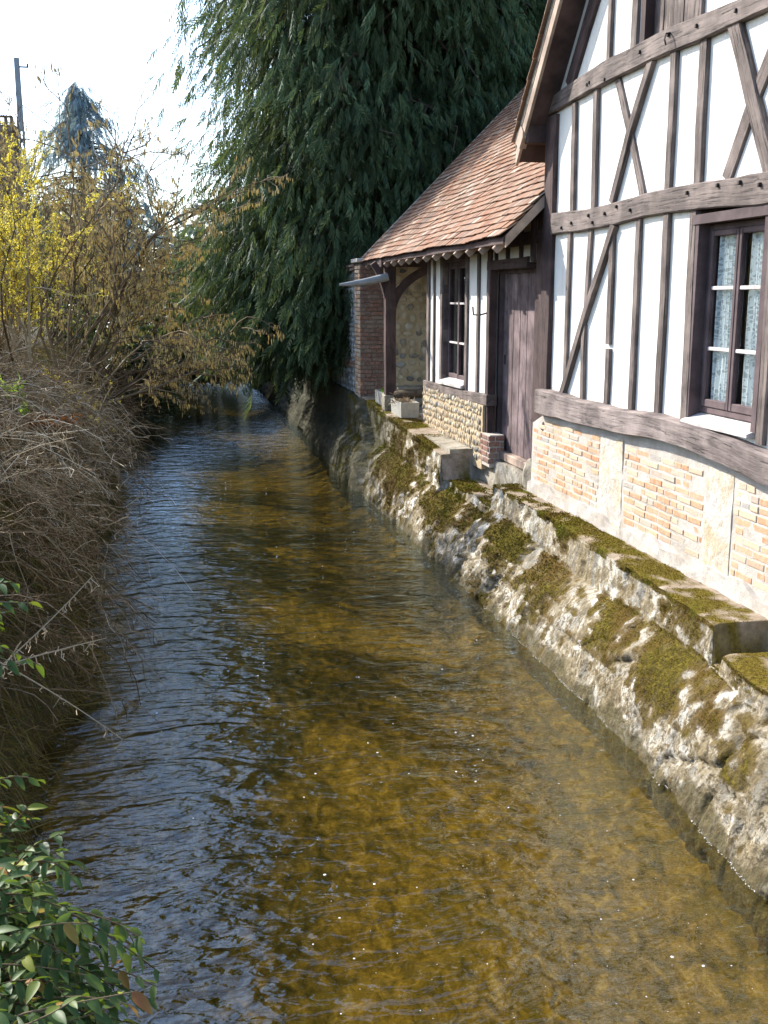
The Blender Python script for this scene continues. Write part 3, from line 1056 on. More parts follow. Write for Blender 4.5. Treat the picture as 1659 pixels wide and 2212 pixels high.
timber('brace', [(7.07, 5.0), (6.78, 4.45), (6.48, 3.93)], .15, M['beam'], house, X=3.955)
timber('brace', [(6.55, 4.75), (6.83, 4.35), (7.07, 3.95)], .14, M['beam'], house, X=3.978)
timber('brace', [(8.92, 3.76), (9.5, 2.98), (10.04, 2.15)], .095, M['beam'], house, X=3.950)
timber('rafter', [(10.16, 5.14), (9.80, 5.56), (9.36, 6.06), (8.6, 6.9)], .19, M['dark_oak'], house, X=3.965)
# pegs and old nail holes in the beams
mb = MB()
PEGS = [(10.13, 3.80), (9.87, 3.83), (9.45, 3.87), (9.35, 3.80), (9.08, 3.86), (8.83, 3.9), (8.55, 3.85), (7.55, 3.90), (7.1, 3.91), (6.8, 3.90), (6.55, 3.86), (9.6, 5.05), (9.55, 5.06), (8.5, 5.1), (8.0, 5.12), (7.55, 5.08), (7.0, 5.05), (9.2, 5.02)]
for y, z in PEGS:
    mb = MB(); mb.box((3.925, y - .012, z - .014), (3.95, y + .012, z + .014), .004); mb.build('peg', M['iron'], house)
mb = MB()
mb.add(*tubes(np.array([[[3.95, 7.98, 5.13], [3.90, 7.97, 5.12], [3.885, 7.95, 5.07], [3.89, 7.94, 5.03]]]), np.array([.008])))
mb.build('iron_hook', M['iron'], house)

# main window
def window(parent, X, y0, y1, z0, z1, fr, bars, sill=None, leaf=2, name='window', pane_x=.02):
    """casement window facing -X; frame, sashes with glazing bars, panes"""
    f = MB(); t = .05
    f.box((X, y0, z0), (X + .08, y0 + t, z1), .006); f.box((X, y1 - t, z0), (X + .08, y1, z1), .006)
    f.box((X + .002, y0 + t, z1 - t), (X + .08, y1 - t, z1), .006); f.box((X + .002, y0 + t, z0), (X + .08, y1 - t, z0 + t), .006)
    wo = f.build(name, fr, parent)
    wdt = (y1 - y0 - 2 * t) / leaf
    for k in range(leaf):
        a = y0 + t + k * wdt; b = a + wdt
        s = MB(); r = .042
        s.box((X - .012, a + .003, z0 + t), (X + .03, a + r, z1 - t), .006); s.box((X - .012, b - r, z0 + t), (X + .03, b - .003, z1 - t), .006)
        s.box((X - .010, a + r, z1 - t - r), (X + .03, b - r, z1 - t), .006); s.box((X - .010, a + r, z0 + t), (X + .03, b - r, z0 + t + r * 1.4), .006)
        s.build('sash', fr, wo)
        zz = [z0 + t + r * 1.4] + [zb for zb in bars] + [z1 - t - r]
        for zb in bars:
            q = MB(); q.box((X - .006, a + r, zb - .014), (X + .02, b - r, zb + .014), .004)
            q.build('glazing_bar', M['pale_wood'], wo)
        p = MB(); p.box((X + .021, a + r - .004, z0 + t + r), (X + .025, b - r + .004, z1 - t - r + .004))
        p.build('pane', M['glass'], wo)
    return wo


wm = window(house, 4.06, 6.50, 7.40, 2.25, 3.66, M['frame'], (2.74, 3.19))
mb = MB()
mb.box((3.97, 7.395, 2.2), (4.12, 7.46, 3.72)); mb.box((3.97, 6.44, 2.2), (4.12, 6.502, 3.72)); mb.box((3.96, 6.40, 3.66), (4.12, 7.48, 3.73))
mb.build('window_lining', M['frame'], house)
mb = MB()
V = np.array([[3.925, 6.47, 2.165], [3.925, 7.42, 2.165], [3.925, 7.42, 2.19], [3.925, 6.47, 2.19], [4.10, 6.47, 2.17], [4.10, 7.42, 2.17], [4.10, 7.42, 2.25], [4.10, 6.47, 2.25]])
mb.add(V, np.array([[0, 1, 2, 3], [3, 2, 6, 7], [4, 7, 6, 5], [0, 4, 5, 1], [0, 3, 7, 4], [1, 5, 6, 2]]))
mb.build('window_sill', M['pale_wood'], house, uv=True)
# attic shutter of upright planks
mb = MB()
for k in range(5):
    y0 = att[0] + .02 + k * .17
    V, F4, F3 = boxes(np.array([[4.085 + .004 * (k % 2), y0 + .083, 5.62]]), np.array([[.03, .162, 1.1]]), .004)
    mb.add(V, F4, F3, uv=np.stack([V[:, 2] + k * 3.1, V[:, 1]], 1))
mb.build('plank_shutter', M['beam'], house, uv=True)
mb = MB()
mb.box((3.99, 8.54, 5.12), (4.12, 8.62, 6.3)); mb.build('shutter_jamb', M['dark_oak'], house)
mb = MB(); mb.box((3.99, 7.65, 5.12), (4.12, 7.69, 6.3)); mb.build('shutter_jamb', M['dark_oak'], house)

# roof of the house
XV = 3.73                      # outer face of the verge
def slope_poly(off0, off1, y_top, y_bot):
    return [(y_top, roof_under(y_top) + off0), (y_bot, roof_under(y_bot) + off0), (y_bot, roof_under(y_bot) + off1), (y_top, roof_under(y_top) + off1)]
for sgn in (1, -1):
    yb = 10.98
    def my(y): return y if sgn == 1 else 2 * YR - y
    for nm, o0, o1, xa, xb, mt in (('soffit', .01, .07, XV + .03, 10.3, M['dark_oak']), ('verge_board', -.03, .13, XV, XV + .03, M['board']), ('roof_bed', .13, .22, XV - .005, 10.3, M['darkmortar'])):
        p = [(my(YR), 5.13 + SL * (10.45 - YR) + o0), (my(yb), 5.13 + SL * (10.45 - yb) + o0), (my(yb), 5.13 + SL * (10.45 - yb) + o1), (my(YR), 5.13 + SL * (10.45 - YR) + o1)]
        prism(nm, p if sgn == 1 else p[::-1], xa, xb, mt, house)
    # tiles
    T_c, T_s = [], []
    e = .115; L = .26
    dl = math.hypot(1, SL); uy, uz = 1 / dl, -SL / dl
    total = (yb - YR) * dl
    nrow = int(total / e)
    nn = np.array([0, SL / dl, 1 / dl])
    for r_ in range(nrow + 1):
        x = XV - .04 + (.085 if r_ % 2 else 0)
        while x < (6.2 if sgn == 1 else 4.4):
            d = r_ * e + L / 2
            y = yb + .04 - uy * d; z = 5.13 + SL * (10.45 - yb - .04) + .255 + SL / dl * d
            T_c.append((x + .08, y if sgn == 1 else 2 * YR - y, z)); T_s.append((.165 if not (r_ % 2 == 0 and x < XV) else .165, L, .014))
            x += .17
    T_c = np.array(T_c); T_s = np.array(T_s); n = len(T_c)
    al = math.atan2(SL, 1) + rng.normal(0, .02, n) - .06
    if sgn == -1:
        al = -al
    al = -al
    be = rng.normal(0, .03, n)
    R = np.zeros((n, 3, 3))
    ca, sa = np.cos(al), np.sin(al)
    R[:, 0, 0] = 1; R[:, 1, 1] = ca; R[:, 1, 2] = -sa; R[:, 2, 1] = sa; R[:, 2, 2] = ca
    R[:, 2, 0] = be
    T_c[:, 2] += rng.normal(0, .004, n)
    mb = MB(); mb.add(*boxes(T_c, T_s, .003, R)); mb.build('roof_tiles', M['tile'], house)
# eave: pale bracket end and dark wall plate under it
prism('verge_foot', [(10.98, 4.72), (10.84, 4.64), (10.74, 4.74), (10.74, 4.80), (10.80, 4.86), (11.0, 4.66 + .12)], XV - .012, XV + .06, M['board'], house)
mb = MB()
mb.box((XV + .03, 10.70, 4.68), (10.2, 10.86, 4.86), .01)
mb.build('wall_plate', M['dark_oak'], house)

# lace curtains
def curtain(y0, y1, z0, z1, X, label):
    ny_, nz_ = 60, 14
    u, v = np.meshgrid(np.linspace(0, 1, ny_), np.linspace(0, 1, nz_))
    sway = (y1 - y0)
    Y = y0 + u * sway
    Z = z0 + v * (z1 - z0)
    Xx = X + .022 * np.sin(u * 30 + 1.5 * np.sin(v * 2.3)) + .01 * np.sin(u * 71)
    V = np.stack([Xx, Y, Z], -1).reshape(-1, 3)
    UV = np.stack([u * sway * 1.6, v * (z1 - z0)], -1).reshape(-1, 2)
    i = np.arange(nz_ - 1)[:, None]; j = np.arange(ny_ - 1)[None]
    F = np.stack([i * ny_ + j, i * ny_ + j + 1, (i + 1) * ny_ + j + 1, (i + 1) * ny_ + j], -1).reshape(-1, 4)
    o = mesh('lace_curtain', V, F, M['lace'], None, True, UV)
    return tag(o, label, 'curtain', 'lace curtains in the big window')


curtain(7.00, 7.30, 2.26, 3.66, 4.12, 'narrow white lace curtain behind the left casement of the big window')
curtain(6.50, 6.86, 2.26, 3.66, 4.12, 'wide white lace curtain behind the right casement of the big window')

# ------------------------------------------------------------------ lean-to
LT = (4.5, 15.0, 1.1)
lean = thing('lean_to', 'low half-timbered lean-to with orange tiled roof, plank door and open porch', 'outbuilding', LT)
YA, YB = 10.70, 18.9
XE, ZE = 3.50, 3.75
XRG = 7.3
ZR = ZE + (XRG - XE)
# roof bed (45 degrees) and rear slope
def lt_prism(name, o0, o1, xa, xb, y0, y1, mat):
    p = [(xa, ZE + xa - XE + o0), (xb, ZE + xb - XE + o0), (xb, ZE + xb - XE + o1), (xa, ZE + xa - XE + o1)]
    V = []
    for y in (y0, y1):
        V += [(a, y, b) for a, b in p]
    F = [[0, 1, 2, 3], [7, 6, 5, 4]] + [[i, i + 4, (i + 1) % 4 + 4, (i + 1) % 4] for i in range(4)]
    return mesh(name, np.array(V) - np.array(LT), F, mat, lean)
lt_prism('roof_bed', -.10, -.045, XE + .02, XRG, YA, YB - .02, M['dark_oak'])
lt_prism('verge_board', -.16, -.035, XE + .04, 4.02, YA - .035, YA, M['board'])
lt_prism('verge_strip', -.12, .012, XE + .01, XRG, YB - .02, YB + .03, M['mortar'])
prism('rear_roof', [(XRG, ZR - .1), (XRG + 3.6, ZR - 3.7), (XRG + 3.6, ZR - 3.6), (XRG, ZR)], YA, YB, M['tile'], lean, axis=1)
# tiles of the front slope
e = .118; L = .25
nrow = int((XRG - XE) * 2 ** .5 / e)
c_, s_ = [], []
for r_ in range(nrow):
    d = r_ * e + L / 2 - .03
    y = YA - .02 + (.085 if r_ % 2 else 0) - .085
    k = 0
    while y < YB - .02:
        a, b = max(y, YA - .04), min(y + .166, YB - .01)
        if b - a > .04:
            c_.append((XE + d * .7071, (a + b) / 2, ZE + d * .7071 - .02)); s_.append((L, b - a, .012))
        y += .17 * rng.uniform(.98, 1.02)
c_ = np.array(c_); s_ = np.array(s_); n = len(c_)
wave = vn(c_, .9, 3.) * .03 + vn(c_, 2.2, 9.) * .008
c_[:, 2] += wave + .012 + rng.normal(0, .0025, n)
al = -(pi / 4) + .165 + rng.normal(0, .012, n); be = rng.normal(0, .022, n)
R = np.zeros((n, 3, 3)); ca, sa = np.cos(al), np.sin(al)
R[:, 0, 0] = ca; R[:, 0, 2] = sa; R[:, 1, 1] = 1; R[:, 2, 0] = -sa; R[:, 2, 2] = ca
R[:, 2, 1] = be
mb = MB(); mb.add(*boxes(c_, s_, .003, R)); mb.build('roof_tiles', M['tile'], lean)
# rafter feet under the eave
for y in np.arange(11.0, 18.7, .52):
    V, F4, F3 = boxes(np.array([[XE + .33, y, ZE + .33 - .17]]), np.array([[.85, .07, .08]]), .006, np.array([[[.7071, 0, -.7071], [0, 1, 0], [.7071, 0, .7071]]]))
    mesh('rafter_foot', V - np.array(LT), [F4, F3], M['board'], lean)
# wall plate under the eave
timber('wall_plate', [(15.8, 3.74), (13.4, 3.73), (10.75, 3.77)], .14, M['dark_oak'], lean, X=3.975, depth=.14)
timber('wall_plate', [(18.6, 3.70), (17.2, 3.68), (15.8, 3.72)], .17, M['dark_oak'], lean, X=3.60, depth=.15)
# plaster front (window Y 13.62..14.92, door Y 11.4..12.62)
mb = MB()
def lf(y0, y1, z0, z1): mb.box((4.0, y0, z0), (4.16, y1, z1))
lf(14.90, 15.78, 1.78, 3.7); lf(12.66, 13.62, 1.78, 3.7); lf(13.62, 14.90, 1.78, 1.93); lf(10.8, 12.66, 3.5, 4.1); lf(12.66, 15.78, 3.7, 4.1)
lf(10.64, 10.96, 1.2, 3.5)
mb.build('plaster_wall', M['plaster'], lean)
for y, z0, z1, wd, mt in [(15.68, 1.84, 3.70, .15, 'beam'), (15.33, 1.84, 3.70, .075, 'beam'), (14.90, 1.88, 3.70, .13, 'beam'), (13.60, 1.88, 3.70, .12, 'beam'), (13.07, 1.88, 3.70, .10, 'beam'),
                          (12.60, 1.42, 3.70, .14, 'dark_oak'), (11.92, 3.55, 3.78, .07, 'dark_oak'), (11.45, 3.55, 3.95, .07, 'dark_oak'), (12.35, 3.55, 3.7, .06, 'dark_oak'), (11.05, 3.5, 4.0, .12, 'dark_oak')]:
    timber('stud', [(y, z0), (y + random.uniform(-.01, .01), (z0 + z1) / 2), (y, z1)], wd, M[mt], lean, X=3.972 if mt == 'beam' else 3.965)
timber('corner_jamb', [(10.84, 1.15), (10.85, 2.4), (10.84, 4.1)], .24, M['dark_oak'], lean, X=3.985, depth=.2, wob=.5)
timber('rail', [(15.80, 1.785), (14.2, 1.80), (12.50, 1.845)], [.12, .125, .14], M['beam'], lean, X=3.94, depth=.14)
timber('lintel', [(12.66, 3.50), (11.2, 3.50)], .12, M['dark_oak'], lean, X=3.96, depth=.2)
# flint plinth
pl = rough_panel('flint_plinth', 12.62, 15.75, .95, 1.74, 3.93, M['daub'], lean, .012, .03, thick=.25, ztop=lambda y: 1.72 + (15.7 - y) * .016)
stones_on('flint', 12.66, 15.72, 1.06, 1.76, 3.928, M['flint'], pl, .05, .095, tall=1.05)
pb = MB(); pb.box((3.93, 12.30, 1.02), (4.12, 12.66, 1.43), .005)
pj = pb.build('brick_pier', M['mortar'], lean)
bricks(12.29, 12.66, 1.06, 1.44, 3.915, M['redbrick'], None, pj, 'pier_brick', L=.22, Hh=.055, j=.016, hdr=.0)
bricks(3.93, 4.12, 1.06, 1.44, 12.285, M['redbrick'], None, pj, 'pier_brick', L=.11, Hh=.055, j=.016, hdr=.0, axis='y', depth=.03)
# door
dr = MB()
ys_d = np.linspace(11.16, 12.50, 12)
for k in range(11):
    V, F4, F3 = boxes(np.array([[4.165 + .003 * (k % 2), (ys_d[k] + ys_d[k + 1]) / 2, 2.32]]), np.array([[.035, .1195, 2.18]]), .005)
    dr.add(V, F4, F3, uv=np.stack([V[:, 2] + k * 2.3, V[:, 1]], 1))
do = dr.build('door', M['door'], lean, uv=True)
hb = MB(); hb.box((4.135, 12.40, 2.30), (4.15, 12.44, 2.42), .003)
hp = hb.build('door_handle', M['iron'], do)
mb = MB(); mb.box((4.11, 10.98, 3.40), (4.19, 12.60, 3.45)); mb.box((4.10, 12.52, 1.2), (4.19, 12.60, 3.40)); mb.box((4.12, 10.96, 1.2), (4.19, 11.155, 3.40))
mb.build('door_frame', M['frame'], lean)
mb = MB(); mb.box((4.06, 11.16, 1.13), (4.2, 12.50, 1.23), .01); mb.build('threshold_board', M['board'], lean)
hk = MB(); hk.add(*tubes(np.array([[[3.98, 12.62, 2.93], [3.90, 12.72, 2.90], [3.86, 12.86, 2.90], [3.86, 12.90, 3.0]]]), np.array([.011]), 5))
hk.build('iron_hook', M['iron'], lean)
# doorstep
st = rough_panel('door_step', 11.0, 13.06, .62, 1.12, 4.0, M['stepstone'], lean, .03, .03, thick=.35, ztop=lambda y: 1.115 + .01 * np.sin(y * 6), sc=5.)
# small window
wl = window(lean, 4.07, 13.68, 14.84, 1.93, 3.60, M['frame'], (2.48, 3.03))
mb = MB(); mb.box((4.3, 13.2, 1.8), (4.34, 15.2, 3.7)); mb.build('dark_backing', M['dark_room'], lean)  # dark sheet behind the small window, painted as unlit interior
mb = MB()
V = np.array([[3.92, 13.62, 1.90], [3.92, 14.86, 1.88], [3.92, 14.86, 1.91], [3.92, 13.62, 1.93], [4.07, 13.62, 1.90], [4.07, 14.86, 1.90], [4.07, 14.86, 1.97], [4.07, 13.62, 1.99]])
mb.add(V, np.array([[0, 1, 2, 3], [3, 2, 6, 7], [4, 7, 6, 5], [0, 4, 5, 1], [0, 3, 7, 4], [1, 5, 6, 2]]))
mb.build('window_sill', M['pale_wood'], lean)
mb = MB(); mb.box((4.0, 14.84, 1.95), (4.12, 14.88, 3.66)); mb.box((4.0, 13.62, 1.95), (4.12, 13.68, 3.66)); mb.box((4.0, 13.62, 3.60), (4.12, 14.9, 3.68))
mb.build('window_lining', M['frame'], lean)
# porch: end wall of the room, post with curved braces, back wall, floor
mb = MB(); mb.box((4.16, 15.6, 1.1), (6.9, 15.76, 4.0)); mb.build('room_end_wall', M['plaster'], lean)
timber('porch_post', [(16.98, 1.50), (17.0, 2.4), (17.0, 3.64)], [.17, .17, .19], M['dark_oak'], lean, X=3.58, depth=.17)
def curved_brace(pts, w_, d_, y):
    P = np.array([pts]); k = len(pts)
    t = np.linspace(0, 1, 12)
    C = ((1 - t) ** 2)[:, None] * np.array(pts[0]) + (2 * t * (1 - t))[:, None] * np.array(pts[1]) + (t ** 2)[:, None] * np.array(pts[2])
    T = np.gradient(C, axis=0); T /= np.linalg.norm(T, axis=1, keepdims=True)
    Nn = np.stack([-T[:, 1], T[:, 0]], 1)
    V = []
    for a, b in ((-1, -1), (1, -1), (1, 1), (-1, 1)):
        V.append(np.stack([C[:, 0] + Nn[:, 0] * a * w_ / 2, np.full(12, y + b * d_ / 2), C[:, 1] + Nn[:, 1] * a * w_ / 2], 1))
    V = np.stack(V, 1).reshape(-1, 3)
    i = np.arange(11)[:, None]; j = np.arange(4)[None]
    F = np.stack([i * 4 + j, i * 4 + (j + 1) % 4, (i + 1) * 4 + (j + 1) % 4, (i + 1) * 4 + j], -1).reshape(-1, 4)
    return mesh('curved_brace', V - np.array(LT), [F, np.array([[3, 2, 1, 0], [44, 45, 46, 47]])], M['dark_oak'], lean)
curved_brace([(3.70, 2.95), (3.82, 3.42), (4.42, 3.60)], .13, .10, 17.0)
curved_brace([(3.62, 3.10), (3.55, 3.45), (3.38, 3.66)], .10, .10, 17.0)
mb = MB(); mb.box((3.5, 16.9, 3.60), (6.0, 17.08, 3.74)); mb.build('tie_beam', M['dark_oak'], lean)
rough_panel('porch_wall', 3.98, 6.9, 1.0, 5.0, 18.66, M['daub'], lean, .012, .04, axis='y', thick=.22, ztop=lambda x: ZE + x - XE - .14)
stones_on('field_stone', 4.0, 5.4, 1.45, 3.9, 18.655, M['flint'], lean, .09, .19, axis='y', squash=.4)
mb = MB(); mb.box((3.98, 18.40, 1.2), (5.6, 18.66, 1.52), .02); mb.build('stone_plinth', M['stepstone'], lean)
mb = MB(); mb.box((3.62, 13.03, .9), (6.9, 18.66, 1.16)); mb.build('porch_floor', M['stepstone'], lean)
mb = MB(); mb.box((3.55, 16.86, 1.2), (3.80, 17.12, 1.52), .015); mb.build('post_base', M['stepstone'], lean)

# brick pillar with garden wall behind
gw = thing('garden_wall', 'tall grey flint garden wall ending in a brick pillar, its front coloured as shaded, by the porch', 'wall', (3.6, 20, 1.2))
mb = MB(); mb.box((3.475, 18.62, .9), (3.97, 19.1, 3.70)); pcore = mb.build('brick_pillar', M['darkmortar'], gw)
bricks(3.47, 3.97, 1.30, 3.72, 18.60, M['redbrick'], None, pcore, 'brickwork', axis='y', depth=.05, L=.21, Hh=.062, j=.012, hdr=.3)  # front face gets darker brick, its shade put into the colour
bricks(18.61, 19.1, 1.30, 3.72, 3.455, M['brick'], None, pcore, 'brickwork', depth=.05, L=.21, Hh=.062, j=.012, hdr=.3)  # river side gets orange brick, sunlight put into the colour
mb = MB(); mb.box((3.40, 18.55, 3.72), (3.9, 19.15, 3.79), .01); mb.build('pillar_cap', M['mortar'], gw)
fw = rough_panel('flint_wall', 19.1, 40, 1.0, 3.62, 3.50, M['greymortar'], gw, .015, .08, thick=.35)
stones_on('flint', 19.12, 26, 1.2, 3.6, 3.50, M['flintgrey'], fw, .07, .13, squash=.5)
bricks(19.1, 26, 1.80, 1.97, 3.465, M['redbrick'], None, fw, 'brick_band', Hh=.06)
bricks(19.1, 26, 3.58, 3.72, 3.44, M['redbrick'], None, fw, 'wall_coping', Hh=.05, depth=.4)

# zinc gutter spout at the porch
gp = MB()
t = np.linspace(0, 1, 10)
P = np.stack([3.60 - t * .80, np.full(10, 16.85), 3.44 - t * .13 - .02 * np.sin(t * pi)], 1)
gp.add(*tubes(P[None], (.065 - .045 * t ** 2)[None], 8))
tag(gp.build('zinc_spout', M['zinc'], None, True), 'tapering grey zinc spout sticking out from the porch post', 'spout')

# planters on the ledge
def planter(x0, y0, x1, y1, z0, h, label, dead=True):
    t_ = thing('stone_planter', label, 'planter', ((x0 + x1) / 2, (y0 + y1) / 2, z0), 'stone troughs on the ledge')
    c = np.array(t_.location)
    k = .93
    cx, cy, sx, sy = c[0], c[1], (x1 - x0) / 2, (y1 - y0) / 2
    def ring(s, z, inset=0): return [(cx + a * (sx * s - inset), cy + b * (sy * s - inset), z) for a, b in ((-1, -1), (1, -1), (1, 1), (-1, 1))]
    V = ring(k, z0) + ring(1, z0 + h) + ring(1, z0 + h, .03) + ring(1, z0 + h - .05, .035)
    F = [[3, 2, 1, 0]]
    for a in range(3):
        for i in range(4):
            F.append([a * 4 + i, a * 4 + (i + 1) % 4, a * 4 + 4 + (i + 1) % 4, a * 4 + 4 + i])
    F.append([12, 13, 14, 15])
    mesh('trough', np.array(V) - c, F, M['concrete'], t_)
    return t_
pa = planter(3.62, 15.95, 3.92, 16.72, 1.24, .24, 'grey stone trough with dead yellow leaves beside the flint plinth')
pb_ = planter(3.60, 17.15, 3.86, 17.95, 1.30, .22, 'farther grey stone trough with green blades at the foot of the porch post')
def bladeplant(name, cx, cy, z, n, hgt, mat, label, cat, spread=.6, wdt=.012, area=(.1, .3)):
    st_ = np.stack([cx + rng.uniform(-area[0], area[0], n), cy + rng.uniform(-area[1], area[1], n), np.full(n, z)], 1)
    d = np.stack([rng.normal(0, spread, n), rng.normal(0, spread, n), np.ones(n)], 1)
    P = lines(st_, d, rng.uniform(.5, 1, n) * hgt, 5, rng.uniform(.2, .9, n), .06)
    side = np.cross(d, rng.normal(0, 1, (n, 3))); side /= np.linalg.norm(side, axis=1, keepdims=True)
    ww = wdt * np.array([1, 1, .8, .5, .05])
    V = np.stack([P - side[:, None] * ww[None, :, None], P + side[:, None] * ww[None, :, None]], 2)
    i = np.arange(4)
    q = np.stack([i * 2, i * 2 + 1, i * 2 + 3, i * 2 + 2], 1)
    F = (q[None] + (np.arange(n) * 10)[:, None, None]).reshape(-1, 4)
    o = mesh(name, V.reshape(-1, 3), F, mat)
    return tag(o, label, cat)
bladeplant('potted_plant', 3.75, 16.35, 1.44, 170, .20, M['plume_pod'], 'withered yellow plant in the nearer stone trough', 'plant', .8, .014, (.12, .33))
bladeplant('potted_plant', 3.74, 17.5, 1.48, 60, .32, M['fern'], 'green bladed plant in the farther stone trough', 'plant', .6, .013, (.07, .25))
bladeplant('dead_fern', 3.86, 17.0, 1.48, 140, .30, M['plume_pod'], 'brown dead fern drooping at the porch post foot', 'plant', .7, .012, (.10, .25))
# log lying in the porch
t = np.linspace(0, 1, 10)
P = np.stack([3.72 + t * .55, 16.75 - t * .5, 1.52 + .10 * t], 1)
mb = MB(); mb.add(*tubes(P[None], (.085 + .012 * np.sin(t * 9))[None], 10))
tag(mb.build('log', M['bark'], None, True), 'brown split log lying behind the nearer stone trough', 'log')
# boulder at the corner of brick base
def boulder(name, c, s, mat, label):
    T = []; F = []
    a_, b_ = 12, 18
    for a in range(a_ + 1):
        for b in range(b_):
            th = a / a_ * pi; ph = b / b_ * 2 * pi
            T.append((sin(th) * cos(ph), sin(th) * sin(ph), cos(th)))
    T = np.array(T); T = T * (1 + .16 * fbm(T + c[0], 1.6, 4))[:, None] * np.array(s) + np.array(c)
    for a in range(a_):
        for b in range(b_):
            F.append([a * b_ + b, (a + 1) * b_ + b, (a + 1) * b_ + (b + 1) % b_, a * b_ + (b + 1) % b_])
    return tag(mesh(name, T, np.array(F), mat, None, True), label, 'stone')
boulder('corner_stone', (4.03, 10.98, 1.08), (.11, .19, .25), M['stepstone'], 'pale rounded guard stone between the doorstep and the brick base')

# ------------------------------------------------------------------ vegetation
def spray_template(nf=12, rg=np.random.default_rng(3)):
    """a drooping flat conifer spray along +X, about 1 long"""
    V, F = [], []
    for i in range(nf):
        u = (i + .5) / nf
        sd = 1 if i % 2 else -1
        l = .36 * (1 - .6 * u) * rg.uniform(.8, 1.3)
        ang = rg.uniform(.22, .6) * sd
        w_ = .024 * rg.uniform(.8, 1.3)
        x0, y0, z0 = u * .9, 0, -.18 * u * u
        dx, dy = cos(ang), sin(ang)
        zz = rg.uniform(-.05, .04)
        b = len(V)
        nx_, ny_ = -dy, dx
        for tt, ww in ((0, .6), (.5, 1.), (1, .15)):
            x, y, z = x0 + dx * l * tt, y0 + dy * l * tt, z0 - .22 * (l * tt) - .25 * l * tt * tt + zz * tt
            V.append((x - nx_ * w_ * ww, y - ny_ * w_ * ww, z)); V.append((x + nx_ * w_ * ww, y + ny_ * w_ * ww, z + .012))
        F += [[b, b + 1, b + 3, b + 2], [b + 2, b + 3, b + 5, b + 4]]
    return np.array(V), np.array(F)


def tuft_template(n=14, rg=np.random.default_rng(5)):
    V, F = [], []
    for i in range(n):
        th = rg.uniform(0, 6.28); el = rg.uniform(-.3, 1.1)
        d = np.array([cos(th) * cos(el), sin(th) * cos(el), sin(el)])
        s = np.cross(d, rg.normal(0, 1, 3)); s /= np.linalg.norm(s)
        l = rg.uniform(.6, 1.); c = rg.normal(0, .12, 3)
        b = len(V)
        V += [c + s * .07, c - s * .07, c + d * l * .6 - s * .09, c + d * l * .6 + s * .09, c + d * l]
        F.append([b, b + 1, b + 2, b + 3]); F.append([b + 3, b + 2, b + 4, b + 4])
    F = [f if len(set(f)) == 4 else [f[0], f[1], f[2], f[2]] for f in F]
    return np.array(V), np.array(F)


def conifer(cx, cy, zb, ht, rad, nb, ns, label, mat, name='conifer', seed=1, low=None, spr=1.0, cloud=.22, prof=None, group=None):
    rg = np.random.default_rng(seed)
    t_ = thing(name, label, 'tree', (cx, cy, ground_z(np.array([cx]), np.array([cy]))[0] if zb is None else zb), group)
    org = np.array(t_.location)
    z0 = org[2]
    # branches spiral up the trunk; tips droop
    u = rg.random(nb) ** .85
    if low is not None:
        u[: nb // 4] = rg.random(nb // 4) * .10
    az = rg.uniform(0, 2 * pi, nb)
    if prof is None:
        rr = rad * np.interp(u, [0, .08, .25, .55, .8, 1], [.86, 1., 1., .82, .5, .06])
    else:
        rr = rad * np.interp(u, *prof)
    rr = rr * rg.uniform(.74, 1.02, nb)
    zt = z0 + (.05 + .95 * u) * ht
    st_ = np.stack([np.full(nb, cx), np.full(nb, cy), zt + rr * .22], 1)
    k = 9
    t = np.linspace(0, 1, k)
    d = np.stack([np.cos(az), np.sin(az)], 1)
    P = np.zeros((nb, k, 3))
    P[:, :, 0] = cx + d[:, :1] * rr[:, None] * t; P[:, :, 1] = cy + d[:, 1:] * rr[:, None] * t
    P[:, :, 2] = st_[:, 2][:, None] + rr[:, None] * (.10 * t - .42 * t ** 2.2)
    P += rg.normal(0, .035, P.shape) * rr[:, None, None] * t[None, :, None]
    V, F = tubes(P, (rr[:, None] * .011 * (1.15 - t)[None] + .004), 3)
    tr = np.array([[[cx + .05 * sin(q), cy, z0 - .2 + (ht * .97 + .2) * q / 11] for q in range(12)]])
    V2, F2 = tubes(tr, (np.linspace(.045, .004, 12) * ht * .55)[None], 9)
    mb = MB(); mb.add(V2, F2); tk = mb.build('trunk', M['bark'], t_, True)
    mb = MB(); mb.add(V, F); mb.build('branches', M['bark'], t_)
    # sprays on the outer two thirds of every branch
    tot = nb * ns
    bi = np.repeat(np.arange(nb), ns)
    tt = 1 - rg.random(tot) ** 1.5 * .78
    idx = tt * (k - 1); i0 = np.clip(idx.astype(int), 0, k - 2); f = (idx - i0)[:, None]
    pos = P[bi, i0] * (1 - f) + P[bi, i0 + 1] * f
    lat = rg.normal(0, 1, (tot, 3)) * np.array([1, 1, .55]) * (cloud * rr[bi] ** .5 * 1.1)[:, None]
    pos = pos + lat
    pos[:, 2] -= np.abs(rg.normal(0, .25, tot)) * spr
    if low is not None:
        pos[:, 1] = np.maximum(pos[:, 1], 19.75 + rng.random(tot) * .3)
        pos[:, 2] = np.maximum(pos[:, 2], low(pos[:, 0], pos[:, 1]) + rg.uniform(0, .5, tot))
    out_ = np.stack([d[bi, 0], d[bi, 1], np.full(tot, -1.7)], 1) + rg.normal(0, .45, (tot, 3)) + lat * .6
    R = frames(out_, roll=rg.normal(0, .9, tot))
    sz = rg.uniform(.28, .62, tot) * spr
    T, FT = spray_template()
    V, F = place(T, FT, pos, R, sz)
    mesh('crown', V - org, F, mat, t_)
    return t_


